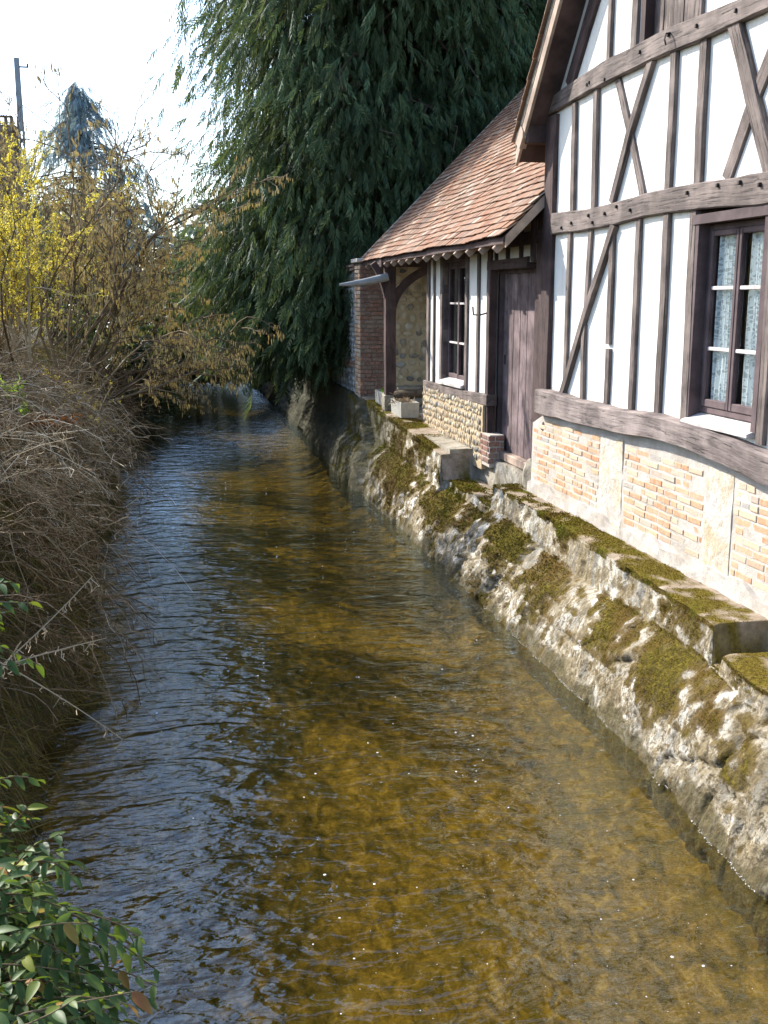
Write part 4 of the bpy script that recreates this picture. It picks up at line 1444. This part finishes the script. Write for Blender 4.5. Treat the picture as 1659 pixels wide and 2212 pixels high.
lowf = lambda x, y: np.where(x < 3.3, .45 + np.clip((2.6 - x) * .55, 0, 3), 1.6 + np.clip(x - 3.3, 0, .6))
conifer(5.0, 23.4, 1.2, 23, 4.15, 1500, 84, 'huge dark green conifer with drooping sprays hanging over the river', M['cypress'], 'cypress_tree', 4, lowf, group=None)
conifer(10.6, 26.5, 1.2, 19, 4.9, 760, 60, 'second dark conifer rising behind the tiled lean-to roof', M['cypress'], 'cypress_tree', 9, lowf)
conifer(-4.0, 62, 2.0, 12.6, 5.6, 190, 13, 'haze-tinted blue-grey conifer far beyond the bushes with layered open branches', M['farconifer'], 'fir_tree', 21, None, 1.6, .22, ([0, .5, .75, 1], [1, .85, .45, .05]))


def leafbush(name, c, r, n, label, mat, size=.12, seed=1, cat='bush', group=None, zb=None, stems=24, smat=None):
    rg = np.random.default_rng(seed)
    z0 = float(ground_z(np.array([c[0]]), np.array([c[1]]))[0]) if zb is None else zb
    t_ = thing(name, label, cat, (c[0], c[1], z0), group)
    org = np.array(t_.location)
    d = rg.normal(0, 1, (stems, 3)); d[:, 2] = np.abs(d[:, 2]) + .6
    P = lines(np.tile(org, (stems, 1)) + rg.normal(0, .1, (stems, 3)) * [1, 1, 0], d * np.array(r), np.max(r) * rg.uniform(.7, 1.1, stems), 6, .2, .05, rg)
    mb = MB(); mb.add(*tubes(P, np.linspace(.05, .012, 6)[None].repeat(stems, 0) * np.mean(r) * .5, 4)); mb.build('stems', smat or M['bark'], t_)
    ncl = max(12, n // 26)
    dc = rg.normal(0, 1, (ncl, 3)); dc /= np.linalg.norm(dc, axis=1, keepdims=True)
    cc = dc * rg.uniform(.35, 1., (ncl, 1)) ** .6
    cc[:, 2] = np.abs(cc[:, 2]) * 1.0
    bi = rg.integers(0, ncl, n)
    p = cc[bi] + rg.normal(0, .13, (n, 3))
    pos = org + p * np.array(r)
    pos[:, 2] = np.maximum(pos[:, 2], z0 + .02)
    R = frames(rg.normal(0, 1, (n, 3)) + p, roll=rg.uniform(0, 6, n))
    T, FT = tuft_template(7)
    V, F = place(T, FT, pos, R, rg.uniform(.6, 1.2, n) * size)
    mesh('foliage', V - org, F, mat, t_)
    return t_


G = 'dark bushes along the far bend of the river'
for i, (x, y, rx, ry, rz, zb, lb) in enumerate([
    (-2.4, 34, 2.4, 4, 3.2, .6, 'low dark bush overhanging the far left bank'),
    (-1.5, 26.5, 1.7, 3.0, 2.3, .35, 'low bush added as dark fill at the water edge behind the hazel'),  # added to fill the gap under the hazel with darkness
    (1.0, 31.5, 2.3, 1.6, 2.6, .75, 'dark evergreen boughs added across the far water for deep shade'),  # added to close the far water and darken it
    (1.0, 50, 5.0, 3, 4.2, .0, 'dark thicket closing the river bend beneath the conifer'),
    (-4.5, 44, 3.5, 4, 4.6, 1.2, 'olive bush behind the hazel at the far bend'),
    (1.2, 38, 1.9, 3.5, 3.6, 1.1, 'dark branches leaning across the river under the conifer'),
    (-7.5, 36, 3.0, 4, 4.0, 2., 'green brown bush left behind the yellow shrub')]):
    leafbush('river_bush', (x, y), (rx, ry, rz), 5200, lb, M['darkleaf'], .26, 40 + i, 'bush', G, zb)


# ---- branching shrubs
def shrub(base, stems, seed, up=1.0, spread=.45, length=3.5, kids=(9, 6), shrink=.45, r0=.022, lean=(0, 0), droop=.1, k=7, kdir=.8, wob=.07, first=.18):
    """returns list of (P, r) levels"""
    rg = np.random.default_rng(seed)
    n = stems
    st_ = np.array(base)[None] + rg.normal(0, .16, (n, 3)) * [1, 1, 0]
    az = rg.uniform(0, 2 * pi, n)
    d = np.stack([np.cos(az) * spread * rg.uniform(.1, 1, n) + lean[0] * rg.uniform(.1, 1.3, n), np.sin(az) * spread * rg.uniform(.1, 1, n) + lean[1], np.full(n, up)], 1)
    L = length * rg.uniform(.6, 1.1, n)
    P = lines(st_, d, L, k, droop, wob, rg)
    lv = [(P, np.linspace(1, .25, k)[None] * r0 * (L / length)[:, None])]
    curL, curP, curr = L, P, r0
    for nk in kids:
        m = len(curP) * nk
        bi = np.repeat(np.arange(len(curP)), nk)
        tt = rg.uniform(first, 1, m)
        idx = tt * (k - 1); i0 = np.clip(idx.astype(int), 0, k - 2); f = (idx - i0)[:, None]
        s0 = curP[bi, i0] * (1 - f) + curP[bi, i0 + 1] * f
        T = curP[bi, i0 + 1] - curP[bi, i0]; T /= np.linalg.norm(T, axis=1, keepdims=True) + 1e-9
        dd = T + rg.normal(0, kdir * .6, (m, 3)); dd[:, 2] += .1
        L2 = curL[bi] * shrink * rg.uniform(.5, 1.1, m) * (1.15 - .5 * tt)
        P2 = lines(s0, dd, L2, k, droop, wob * 1.2, rg)
        r2 = curr * .45
        lv.append((P2, np.linspace(1, .35, k)[None] * np.full(m, r2)[:, None]))
        curP, curL, curr = P2, L2, r2
    return lv


def pts_on(P, n, rg, lo=.1):
    bi = rg.integers(0, len(P), n); k = P.shape[1]
    idx = rg.uniform(lo, 1, n) * (k - 1); i0 = np.clip(idx.astype(int), 0, k - 2); f = (idx - i0)[:, None]
    return P[bi, i0] * (1 - f) + P[bi, i0 + 1] * f, P[bi, i0 + 1] - P[bi, i0]


# hazel with catkins
def hazel(base, label, seed, stems, length, ncat, lean, kids=(10, 7), droop=.15, spread=.5, up=1.):
    t_ = thing('hazel_shrub', label, 'shrub', base, 'hazels hung with catkins')
    rg = np.random.default_rng(seed)
    lv = shrub(base, stems, seed, up=up, spread=spread, length=length, kids=kids, lean=lean, droop=droop, r0=.026, shrink=.42)
    mb = MB()
    for q, (P, r) in enumerate(lv[:1]):
        mb.add(*tubes(P, r, 5))
    mb.build('stems', M['hazelbark'], t_)
    mb = MB()
    for q, (P, r) in enumerate(lv[1:]):
        mb.add(*tubes(P, np.maximum(r, .0035), 3))
    mb.build('twigs', M['hazelbark'], t_)
    Pc, _ = pts_on(np.concatenate([l[0] for l in lv[-1:]]), ncat, rg, .3)
    L = rg.uniform(.035, .085, ncat)
    dd = np.stack([rg.normal(0, .08, ncat), rg.normal(0, .08, ncat), -np.ones(ncat)], 1)
    P = Pc[:, None] + dd[:, None] * L[:, None, None] * np.linspace(0, 1, 4)[None, :, None]
    mb = MB(); mb.add(*tubes(P, np.array([.0018, .0036, .0036, .0018])[None] * rg.uniform(.8, 1.2, (ncat, 1)), 4))
    o = mb.build('catkins', M['catkin'], t_); tag(o, 'golden brown hanging catkins', kind='stuff')
    return t_


hazel((-1.35, 16.2, 1.9), 'large hazel on the left bank spreading brown catkins over the river', 5, 12, 3.9, 11000, (.62, -.05), (11, 8), spread=.35)
hazel((-1.2, 17.5, 1.4), 'low hazel with long side boughs reaching out over the far water', 8, 9, 3.2, 3200, (1.0, 0.1), (10, 7), .28, .4, .55)
hazel((-2.3, 22.5, 2.0), 'pale hazel filling the gap before the big conifer', 25, 14, 4.0, 6000, (.35, 0), (11, 8))
hazel((-3.4, 20.5, 2.2), 'upright hazel standing behind the yellow blossom', 15, 11, 4.2, 5000, (.25, 0), (9, 7))


def blossom_shrub(base, label, seed, stems, length, nb):
    t_ = thing('forsythia', label, 'shrub', base, 'yellow flowering shrubs')
    rg = np.random.default_rng(seed)
    lv = shrub(base, stems, seed, up=1.1, spread=.5, length=length, kids=(8, 5), r0=.018, shrink=.4, droop=.05)
    mb = MB()
    for q, (P, r) in enumerate(lv):
        mb.add(*tubes(P, np.maximum(r, .0035), 3))
    mb.build('stems', M['twig'], t_)
    p1, d1 = pts_on(lv[-1][0], nb // 2, rg, .1); p2, d2 = pts_on(lv[-2][0], nb - nb // 2, rg, .3)
    p = np.concatenate([p1, p2]); n = len(p)
    T, FT = tuft_template(5, np.random.default_rng(2))
    V, F = place(T, FT, p, frames(rg.normal(0, 1, (n, 3)), roll=rg.uniform(0, 6, n)), rg.uniform(.028, .055, n))
    mesh('blossom', V - np.array(base), F, M['forsythia'], t_)
    return t_


blossom_shrub((-1.95, 13.9, 2.3), 'bright yellow forsythia at the left edge in front of the chimney', 3, 26, 2.65, 8500)
blossom_shrub((-2.5, 18.2, 2.1), 'yellow forsythia seen through the hazel stems', 13, 20, 3.0, 8000)
blossom_shrub((-1.25, 15.0, 1.0), 'small straggling forsythia low on the bank by the water', 23, 6, 1.0, 420)

# pale bare trees and thicket in the distance on the left
def bare_tree(x, y, h, seed, label, mat='twig'):
    b = (x, y, float(ground_z(np.array([x]), np.array([y]))[0]))
    t_ = thing('bare_tree', label, 'tree', b, 'leafless trees in the distance')
    lv = shrub(b, 5, seed, up=1., spread=.35, length=h, kids=(12, 9), r0=.05, shrink=.5, droop=.0)
    mb = MB(); mb.add(*tubes(*lv[0], 5)); mb.build('trunk', M['bark'], t_)
    mb = MB()
    for P, r in lv[1:]:
        mb.add(*tubes(P, np.maximum(r, .008), 3))
    mb.build('twigs', M[mat], t_)
bare_tree(-2.2, 40, 7.0, 61, 'thin leafless tree between the hazel and the conifer')
bare_tree(-5.6, 38, 6.0, 62, 'thin leafless tree in front of the haze-tinted fir')
bare_tree(.6, 43, 6.5, 63, 'thin leafless tree touching the edge of the big conifer')
bare_tree(-8.5, 40, 6.2, 64, 'leafless tree beside the brick chimney')

# dry bramble thicket on the left bank
def bramble(c, n, seed, label, mat, length=1.3, spread=(.6, .9), zup=.9, twigs=7, r=.006, toward=(.2, -.1, .0), group='dry brambles along the left bank'):
    rg = np.random.default_rng(seed)
    z0 = float(ground_z(np.array([c[0]]), np.array([c[1]]))[0])
    t_ = thing('bramble_thicket', label, 'bush', (c[0], c[1], z0), group)
    st_ = np.stack([c[0] + rg.normal(0, spread[0], n), c[1] + rg.normal(0, spread[1], n), np.zeros(n)], 1)
    st_[:, 0] = np.minimum(st_[:, 0] - .12, bank_x(st_[:, 1]) - .28)
    st_[:, 2] = ground_z(st_[:, 0], st_[:, 1]) - .05
    d = np.stack([rg.normal(toward[0], .55, n), rg.normal(toward[1], .5, n), rg.uniform(.2, zup, n)], 1)
    P = lines(st_, d, rg.uniform(.6, 1.15, n) * length, 8, rg.uniform(.3, 1.0, n), .08, rg)
    mb = MB(); mb.add(*tubes(P, np.linspace(1, .4, 8)[None] * rg.uniform(.6, 1.2, (n, 1)) * r, 3))
    m = n * twigs
    p, dd = pts_on(P, m, rg, .15)
    dd = dd / (np.linalg.norm(dd, axis=1, keepdims=True) + 1e-9) + rg.normal(0, .7, (m, 3))
    P2 = lines(p, dd, rg.uniform(.1, .42, m) * length * .6, 5, .25, .12, rg)
    mb.add(*tubes(P2, np.full((m, 5), r * .42), 3))
    mb.build('canes', mat, t_)
    return t_


for i, (x, y, n, L, z, mt, tw, lb) in enumerate([
    (-1.9, 9.2, 150, 1.5, .95, 'twig', 9, 'pale dry bramble tangle at the left edge above the water'),
    (-1.65, 11.2, 170, 1.5, .9, 'twig', 9, 'dry bramble tangle sloping down the middle of the left bank'),
    (-1.7, 13.2, 180, 1.4, 1.0, 'twig', 9, 'tall brown bramble mass before the hazel'),
    (-1.8, 15.4, 180, 1.3, 1.0, 'twig', 9, 'tangled bramble around the foot of the hazel'),
    (-1.4, 18.2, 160, 1.3, .9, 'twig', 8, 'dark bramble hanging to the water past the hazel'),
    (-1.4, 22.0, 170, 1.5, .9, 'redtwig', 8, 'shadowy bramble at the narrow far end of the left bank'),
    (-2.9, 10.6, 170, 1.7, 1.2, 'twig', 8, 'bramble crest against the bushes at the upper left'),
    (-3.2, 13.6, 170, 1.7, 1.1, 'twig', 8, 'bramble crest below the yellow forsythia'),
    (-1.7, 7.4, 150, 1.1, .5, 'redtwig', 9, 'russet bramble low on the left bank nearest the camera'),
    (-2.3, 12.1, 200, 1.4, 1.4, 'twig', 8, 'high bramble crest left of the fern blades'),
    (-2.3, 14.2, 200, 1.4, 1.4, 'twig', 8, 'high bramble crest at the foot of the yellow forsythia'),
    (-1.4, 27.0, 150, 1.7, 1.0, 'redtwig', 8, 'bramble by the dark bend of the river')]):
    bramble((x, y), n, 70 + i, lb, M[mt], L, (.45, .8), z, tw)

# arching bare branches fanning out over the water
def arching(name, base, n, length, d0, seed, label, mat='twig', r=.008, droop=.25, kids=6, sp=.22):
    rg = np.random.default_rng(seed)
    t_ = thing(name, label, 'bush', base, 'bare shrubs leaning over the water')
    st_ = np.array(base)[None] + rg.normal(0, .12, (n, 3))
    d = np.array(d0)[None] + rg.normal(0, sp, (n, 3))
    P = lines(st_, d, length * rg.uniform(.6, 1.1, n), 9, droop, .05, rg)
    mb = MB(); mb.add(*tubes(P, np.linspace(1, .3, 9)[None] * np.full((n, 1), r), 4))
    m = n * kids
    p, dd = pts_on(P, m, rg, .35)
    dd = dd / (np.linalg.norm(dd, axis=1, keepdims=True) + 1e-9) + rg.normal(0, .33, (m, 3))
    P2 = lines(p, dd, length * rg.uniform(.12, .3, m), 6, .15, .07, rg)
    mb.add(*tubes(P2, np.linspace(1, .4, 6)[None] * np.full((m, 1), r * .5), 3))
    m3 = m * 3
    p, dd = pts_on(P2, m3, rg, .3)
    dd = dd / (np.linalg.norm(dd, axis=1, keepdims=True) + 1e-9) + rg.normal(0, .5, (m3, 3))
    P3 = lines(p, dd, length * rg.uniform(.04, .12, m3), 4, .1, .1, rg)
    mb.add(*tubes(P3, np.full((m3, 4), r * .28), 3))
    mb.build('branches', M[mat], t_)


arching('bare_shrub', (-2.1, 9.6, 1.75), 20, 1.75, (1.0, .10, -.18), 31, 'fan of pale bare branches reaching right above the dark water', r=.007)
arching('bare_shrub', (-1.9, 8.2, 1.5), 18, 1.6, (1.0, .30, -.28), 32, 'fan of brown bare branches low over the water', 'redtwig', r=.007)
arching('bare_shrub', (-2.1, 11.8, 1.9), 16, 1.8, (1.0, .05, -.12), 33, 'upper fan of thin grey branches in front of the hazel', r=.007)
arching('bare_shrub', (-1.5, 6.6, 1.25), 12, 1.1, (1.0, .4, -.35), 34, 'small fan of russet branches hanging beside the dry grass', 'redtwig', r=.005)

# dry hanging grass on the bank
def hanging_grass():
    n = 30000
    Y = 3.2 + rng.random(n) ** 1.3 * 22
    off = rng.uniform(-.02, 1.6, n)
    X = bank_x(Y) - off
    Z = ground_z(X, Y)
    st_ = np.stack([X, Y, Z - .02], 1)
    d = np.stack([rng.uniform(.1, .9, n), rng.normal(0, .35, n), rng.uniform(.1, .9, n)], 1)
    P = lines(st_, d, rng.uniform(.14, .42, n), 5, rng.uniform(.7, 2.0, n), .05)
    P[:, :, 2] = np.maximum(P[:, :, 2], .01)
    side = np.cross(d, rng.normal(0, 1, (n, 3))); side /= np.linalg.norm(side, axis=1, keepdims=True)
    ww = .0045 * np.array([1, 1, .8, .5, .1])
    V = np.stack([P - side[:, None] * ww[None, :, None], P + side[:, None] * ww[None, :, None]], 2)
    i = np.arange(4)
    q = np.stack([i * 2, i * 2 + 1, i * 2 + 3, i * 2 + 2], 1)
    F = (q[None] + (np.arange(n) * 10)[:, None, None]).reshape(-1, 4)
    return mesh('dry_grass', V.reshape(-1, 3), F, M['drygrass'])
tag(hanging_grass(), 'dry olive grass hanging down the left bank to the water', 'grass', kind='stuff')

def ivy_cover():
    n = 5200
    Y = 4 + rng.random(n) * 22
    X = bank_x(Y) - rng.uniform(.0, 1.5, n)
    keep = fbm(np.stack([X, Y, Y * 0], 1), 1.1, 3, 5.) > .05
    X, Y = X[keep], Y[keep]; n = len(X)
    p = np.stack([X, Y, ground_z(X, Y) + rng.uniform(.02, .18, n)], 1)
    T, FT = tuft_template(4, np.random.default_rng(8))
    V, F = place(T, FT, p, frames(rng.normal(0, 1, (n, 3)), roll=rng.uniform(0, 6, n)), rng.uniform(.03, .06, n))
    return mesh('ivy', V, F, M['ivy'])
tag(ivy_cover(), 'scattered green leaves creeping on the left bank', 'ground cover', kind='stuff')

tag(bladeplant('fern', -1.63, 12.0, 2.05, 26, .38, M['fern'], 'bright green fern blades standing on the left bank', 'fern', .3, .018, (.08, .1)), group=None)
bladeplant('fern', -1.48, 11.6, 1.9, 18, .30, M['fern'], 'smaller green fern right of the taller fern', 'fern', .3, .016, (.06, .1))
bladeplant('dead_fern', -1.33, 11.9, 1.75, 220, .36, M['rust'], 'rust coloured dead fern heap on the left bank', 'fern', 1.2, .012, (.28, .3))

# foreground evergreen with drooping oval leaves
def leaf_template():
    """lanceolate leaf along +X, folded, curving down"""
    V, F = [], []
    k = 7
    for i in range(k):
        u = i / (k - 1)
        w_ = .19 * (sin(pi * u ** .8) ** .8 if 0 < u < 1 else 0) + .004
        x = u * .95; z = .10 * u - .42 * u * u
        V += [(x, -w_, z + w_ * .12), (x, 0, z - w_ * .28), (x, w_, z + w_ * .12)]
    for i in range(k - 1):
        a = i * 3
        F += [[a, a + 3, a + 4, a + 1], [a + 1, a + 4, a + 5, a + 2]]
    return np.array(V), np.array(F)


def evergreen(base, n, seed, label, length=.7, d0=(.8, 0, .5), spread=.35, leafs=13, size=.10, box=(.3, .4, .2)):
    rg = np.random.default_rng(seed)
    t_ = thing('evergreen_shrub', label, 'shrub', base, 'leafy evergreen shrubs at the near left bank')
    st_ = np.array(base)[None] + rg.uniform(-1, 1, (n, 3)) * np.array(box)
    d = np.array(d0)[None] + rg.normal(0, spread, (n, 3))
    P = lines(st_, d, length * rg.uniform(.6, 1.1, n), 8, rg.uniform(.2, .6, n), .04, rg)
    mb = MB(); mb.add(*tubes(P, np.linspace(1, .4, 8)[None] * np.full((n, 1), .0045), 5)); mb.build('stems', M['redtwig'], t_)
    m = n * leafs
    bi = np.repeat(np.arange(n), leafs); q = np.tile(np.arange(leafs), n)
    idx = (.22 + .78 * (q + .5) / leafs) * 7; i0 = np.clip(idx.astype(int), 0, 6); f = (idx - i0)[:, None]
    p = P[bi, i0] * (1 - f) + P[bi, i0 + 1] * f
    Tn = P[bi, i0 + 1] - P[bi, i0]; Tn /= np.linalg.norm(Tn, axis=1, keepdims=True)
    side = np.cross(Tn, [0, 0, 1.]); side /= np.linalg.norm(side, axis=1, keepdims=True) + 1e-9
    sg = np.where(q % 2 == 0, 1, -1)[:, None]
    dl_ = Tn * .55 + side * sg * .8 + rg.normal(0, .18, (m, 3)); dl_[:, 2] -= .05
    R = frames(dl_, roll=rg.normal(0, .35, m))
    T, FT = leaf_template()
    V, F = place(T, FT, p, R, size * rg.uniform(.6, 1.15, m))
    mesh('leaves', V - np.array(base), F, M['evergreen'], t_, True)
    return t_


evergreen((-.86, 2.95, .86), 560, 51, 'big evergreen bush with drooping oval leaves in the bottom left corner', .60, (.75, -.15, .35), .45, 15, .078, (.18, .62, .32))
evergreen((-.95, 3.9, 1.95), 12, 52, 'leafy evergreen sprig entering at the left edge beside the dead stems', .42, (1., .0, .25), .25, 10, .075, (.05, .15, .12))
evergreen((-.92, 3.7, 1.25), 14, 53, 'low evergreen sprig at the left edge above the large bush', .36, (1., .0, .1), .3, 10, .08, (.05, .2, .15))

# long dead stems with curled leaves in the foreground
def cane(pts, label, seed, n=9):
    rg = np.random.default_rng(seed)
    t_ = thing('dried_weed', label, 'stem', pts[0], 'dead stems over the near left water')
    pts = np.array(pts, float); t = np.linspace(0, 1, 14)
    C = ((1 - t) ** 2)[:, None] * pts[0] + (2 * t * (1 - t))[:, None] * pts[1] + (t ** 2)[:, None] * pts[2]
    mb = MB(); mb.add(*tubes(C[None], np.linspace(.0045, .002, 14)[None], 5)); mb.build('stalk', M['plume_pod'], t_)
    p, dd = pts_on(C[None], n * 3, rg, .25)
    P = lines(p, rg.normal(0, .5, (n * 3, 3)) + [0, 0, -.9], rg.uniform(.015, .05, n * 3), 4, .3, .25, rg)
    mb = MB(); mb.add(*tubes(P, np.full((n * 3, 4), .0022), 3)); mb.build('withered_leaves', M['plume_pod'], t_)
cane([(-1.05, 4.4, 1.35), (-.65, 4.5, 1.62), (-.35, 4.55, 1.93)], 'upper pale dead stem curving up over the water at left', 1)
cane([(-1.1, 4.3, 1.52), (-.7, 4.4, 1.62), (-.30, 4.5, 1.66)], 'middle pale dead stem lying almost level at left', 2)
cane([(-.95, 3.9, 1.35), (-.78, 4.0, 1.55), (-.60, 4.1, 1.80)], 'short pale dead stem leaning at the left edge', 3)
cane([(-1.0, 4.6, 1.7), (-.6, 4.6, 1.45), (-.28, 4.6, 1.15)], 'thin dark stem drooping towards the water at left', 4, 4)

# ------------------------------------------------------------------ far things on the left
ch = thing('brick_house', 'distant brick house with a chimney at the upper left edge', 'house', (-9.5, 52, 2.3))
mb = MB(); mb.box((-14, 50, 2.3), (-7.9, 56, 9.0)); wl_ = mb.build('wall', M['redbrick'], ch)
prism('roof', [(49.6, 8.9), (56.4, 8.9), (53, 11.6)], -14.3, -7.6, M['tile'], ch)
mb = MB(); mb.box((-7.0, 51, 2.3), (-6.05, 51.8, 10.6), .02)
mb.box((-7.07, 50.93, 10.3), (-5.98, 51.87, 10.5), .02); chm = mb.build('chimney', M['redbrick'], ch)
mb = MB()
for x in (-6.8, -6.5, -6.25):
    mb.box((x - .07, 51.2, 10.6), (x + .07, 51.34, 10.95), .01)
mb.box((-6.9, 51.15, 10.95), (-6.2, 51.4, 11.02), .01)
mb.build('chimney_pot', M['redbrick'], chm)

pole = thing('utility_pole', 'grey concrete utility pole with ladder-like openings beside the chimney', 'pole', (-5.15, 45, 2.3))
mb = MB()
def ptap(z): return .17 - .009 * (z - 2.3)
zs = np.linspace(2.3, 12.2, 40)
for sx in (-1, 1):
    P = np.stack([-5.15 + sx * np.array([ptap(z) * .72 for z in zs]), np.full(40, 45.), zs], 1)
    mb.add(*tubes(P[None], np.full((1, 40), .045), 4))
for z in np.arange(2.6, 9.4, .38):
    mb.box((-5.15 - ptap(z) * .7, 44.95, z), (-5.15 + ptap(z) * .7, 45.05, z + .13))
mb.box((-5.15 - .075, 44.94, 9.5), (-5.15 + .075, 45.06, 12.2))
mb.build('shaft', M['poleconc'], pole)
mb = MB(); mb.box((-5.05, 44.97, 11.85), (-4.72, 45.03, 11.9)); mb.box((-4.78, 44.96, 11.9), (-4.72, 45.04, 12.0), .01)
mb.build('bracket', M['iron'], pole)
t = np.linspace(0, 1, 24)
Wp = np.stack([-5.1 + t * 9.5, 45 + t * 6, 10.5 - t * 3.6 - .8 * np.sin(t * pi)], 1)
mb = MB(); mb.add(*tubes(Wp[None], np.full((1, 24), .018), 4))
tag(mb.build('overhead_wire', M['poleconc'], None), 'thin pale wire running down from the utility pole behind the bushes', 'wire')

# far wood closing the horizon
def far_wood():
    n = 9000
    x = rng.uniform(-120, 160, n); y = rng.uniform(95, 150, n)
    z = 2 + rng.random(n) * (4 + 3.5 * (vn(np.stack([x * .08, x * 0, x * 0], 1)) + 1))
    T, FT = tuft_template(7, np.random.default_rng(4))
    V, F = place(T, FT, np.stack([x, y, z], 1), frames(rng.normal(0, 1, (n, 3)), roll=rng.uniform(0, 6, n)), rng.uniform(1.0, 2.2, n))
    return mesh('far_wood', V, F, M['farconifer'])
tag(far_wood(), 'haze-tinted pale far-off wood on the horizon', 'trees', kind='stuff')

# foam flecks drifting on the water
def foam():
    n = 620
    Y = 3.6 + rng.random(n) ** 1.2 * 15
    X = rng.uniform(-.5, 2.9, n) ; X = np.where(rng.random(n) < .7, .4 + rng.random(n) * 2.5, X)
    kp = fbm(np.stack([X, Y * .6, X * 0], 1), 1.1, 3, 7.) > rng.uniform(-.5, .3, n)
    X, Y = X[kp], Y[kp]; n = len(X)
    T = np.array([[0, 0, .004]] + [[cos(a) * (1 if q % 2 else .8), sin(a) * .75, 0] for q, a in enumerate(np.linspace(0, 2 * pi, 9)[:-1])]); T[0, 2] = .35
    F = np.array([[0, i + 1, (i + 1) % 8 + 1] for i in range(8)])
    th = rng.uniform(0, 6, n); R = np.zeros((n, 3, 3)); R[:, 0, 0] = np.cos(th); R[:, 0, 1] = -np.sin(th); R[:, 1, 0] = np.sin(th); R[:, 1, 1] = np.cos(th); R[:, 2, 2] = 1
    sz = .0025 + .009 * rng.random(n) ** 5
    V, FF = place(T, F, np.stack([X, Y, np.full(n, .004)], 1), R, sz)
    # line of froth along the foot of the wall
    m = 1500
    y2 = 3.4 + rng.random(m) ** 1.3 * 13
    ix = np.clip(np.searchsorted(Q[:, 0, 1], y2), 0, ny - 1)
    zc = Q[ix, ntop:, 2]; wi = np.argmin(np.abs(zc - .01), axis=1)
    x2 = Q[ix, ntop + wi, 0] - rng.uniform(.0, .02, m)
    th = rng.uniform(0, 6, m); R2 = np.zeros((m, 3, 3)); R2[:, 0, 0] = np.cos(th); R2[:, 0, 1] = -np.sin(th); R2[:, 1, 0] = np.sin(th); R2[:, 1, 1] = np.cos(th); R2[:, 2, 2] = 1
    V2, FF2 = place(T, F, np.stack([x2, y2, np.full(m, .005)], 1), R2, rng.uniform(.001, .0045, m) * (vn(np.stack([y2 * 5, y2 * 0, y2 * 0], 1)) > .0))
    return mesh('foam', np.concatenate([V, V2]), np.concatenate([FF, FF2 + len(V)]), M['foam'])
tag(foam(), 'white foam flecks drifting on the brown water', 'foam', kind='stuff')
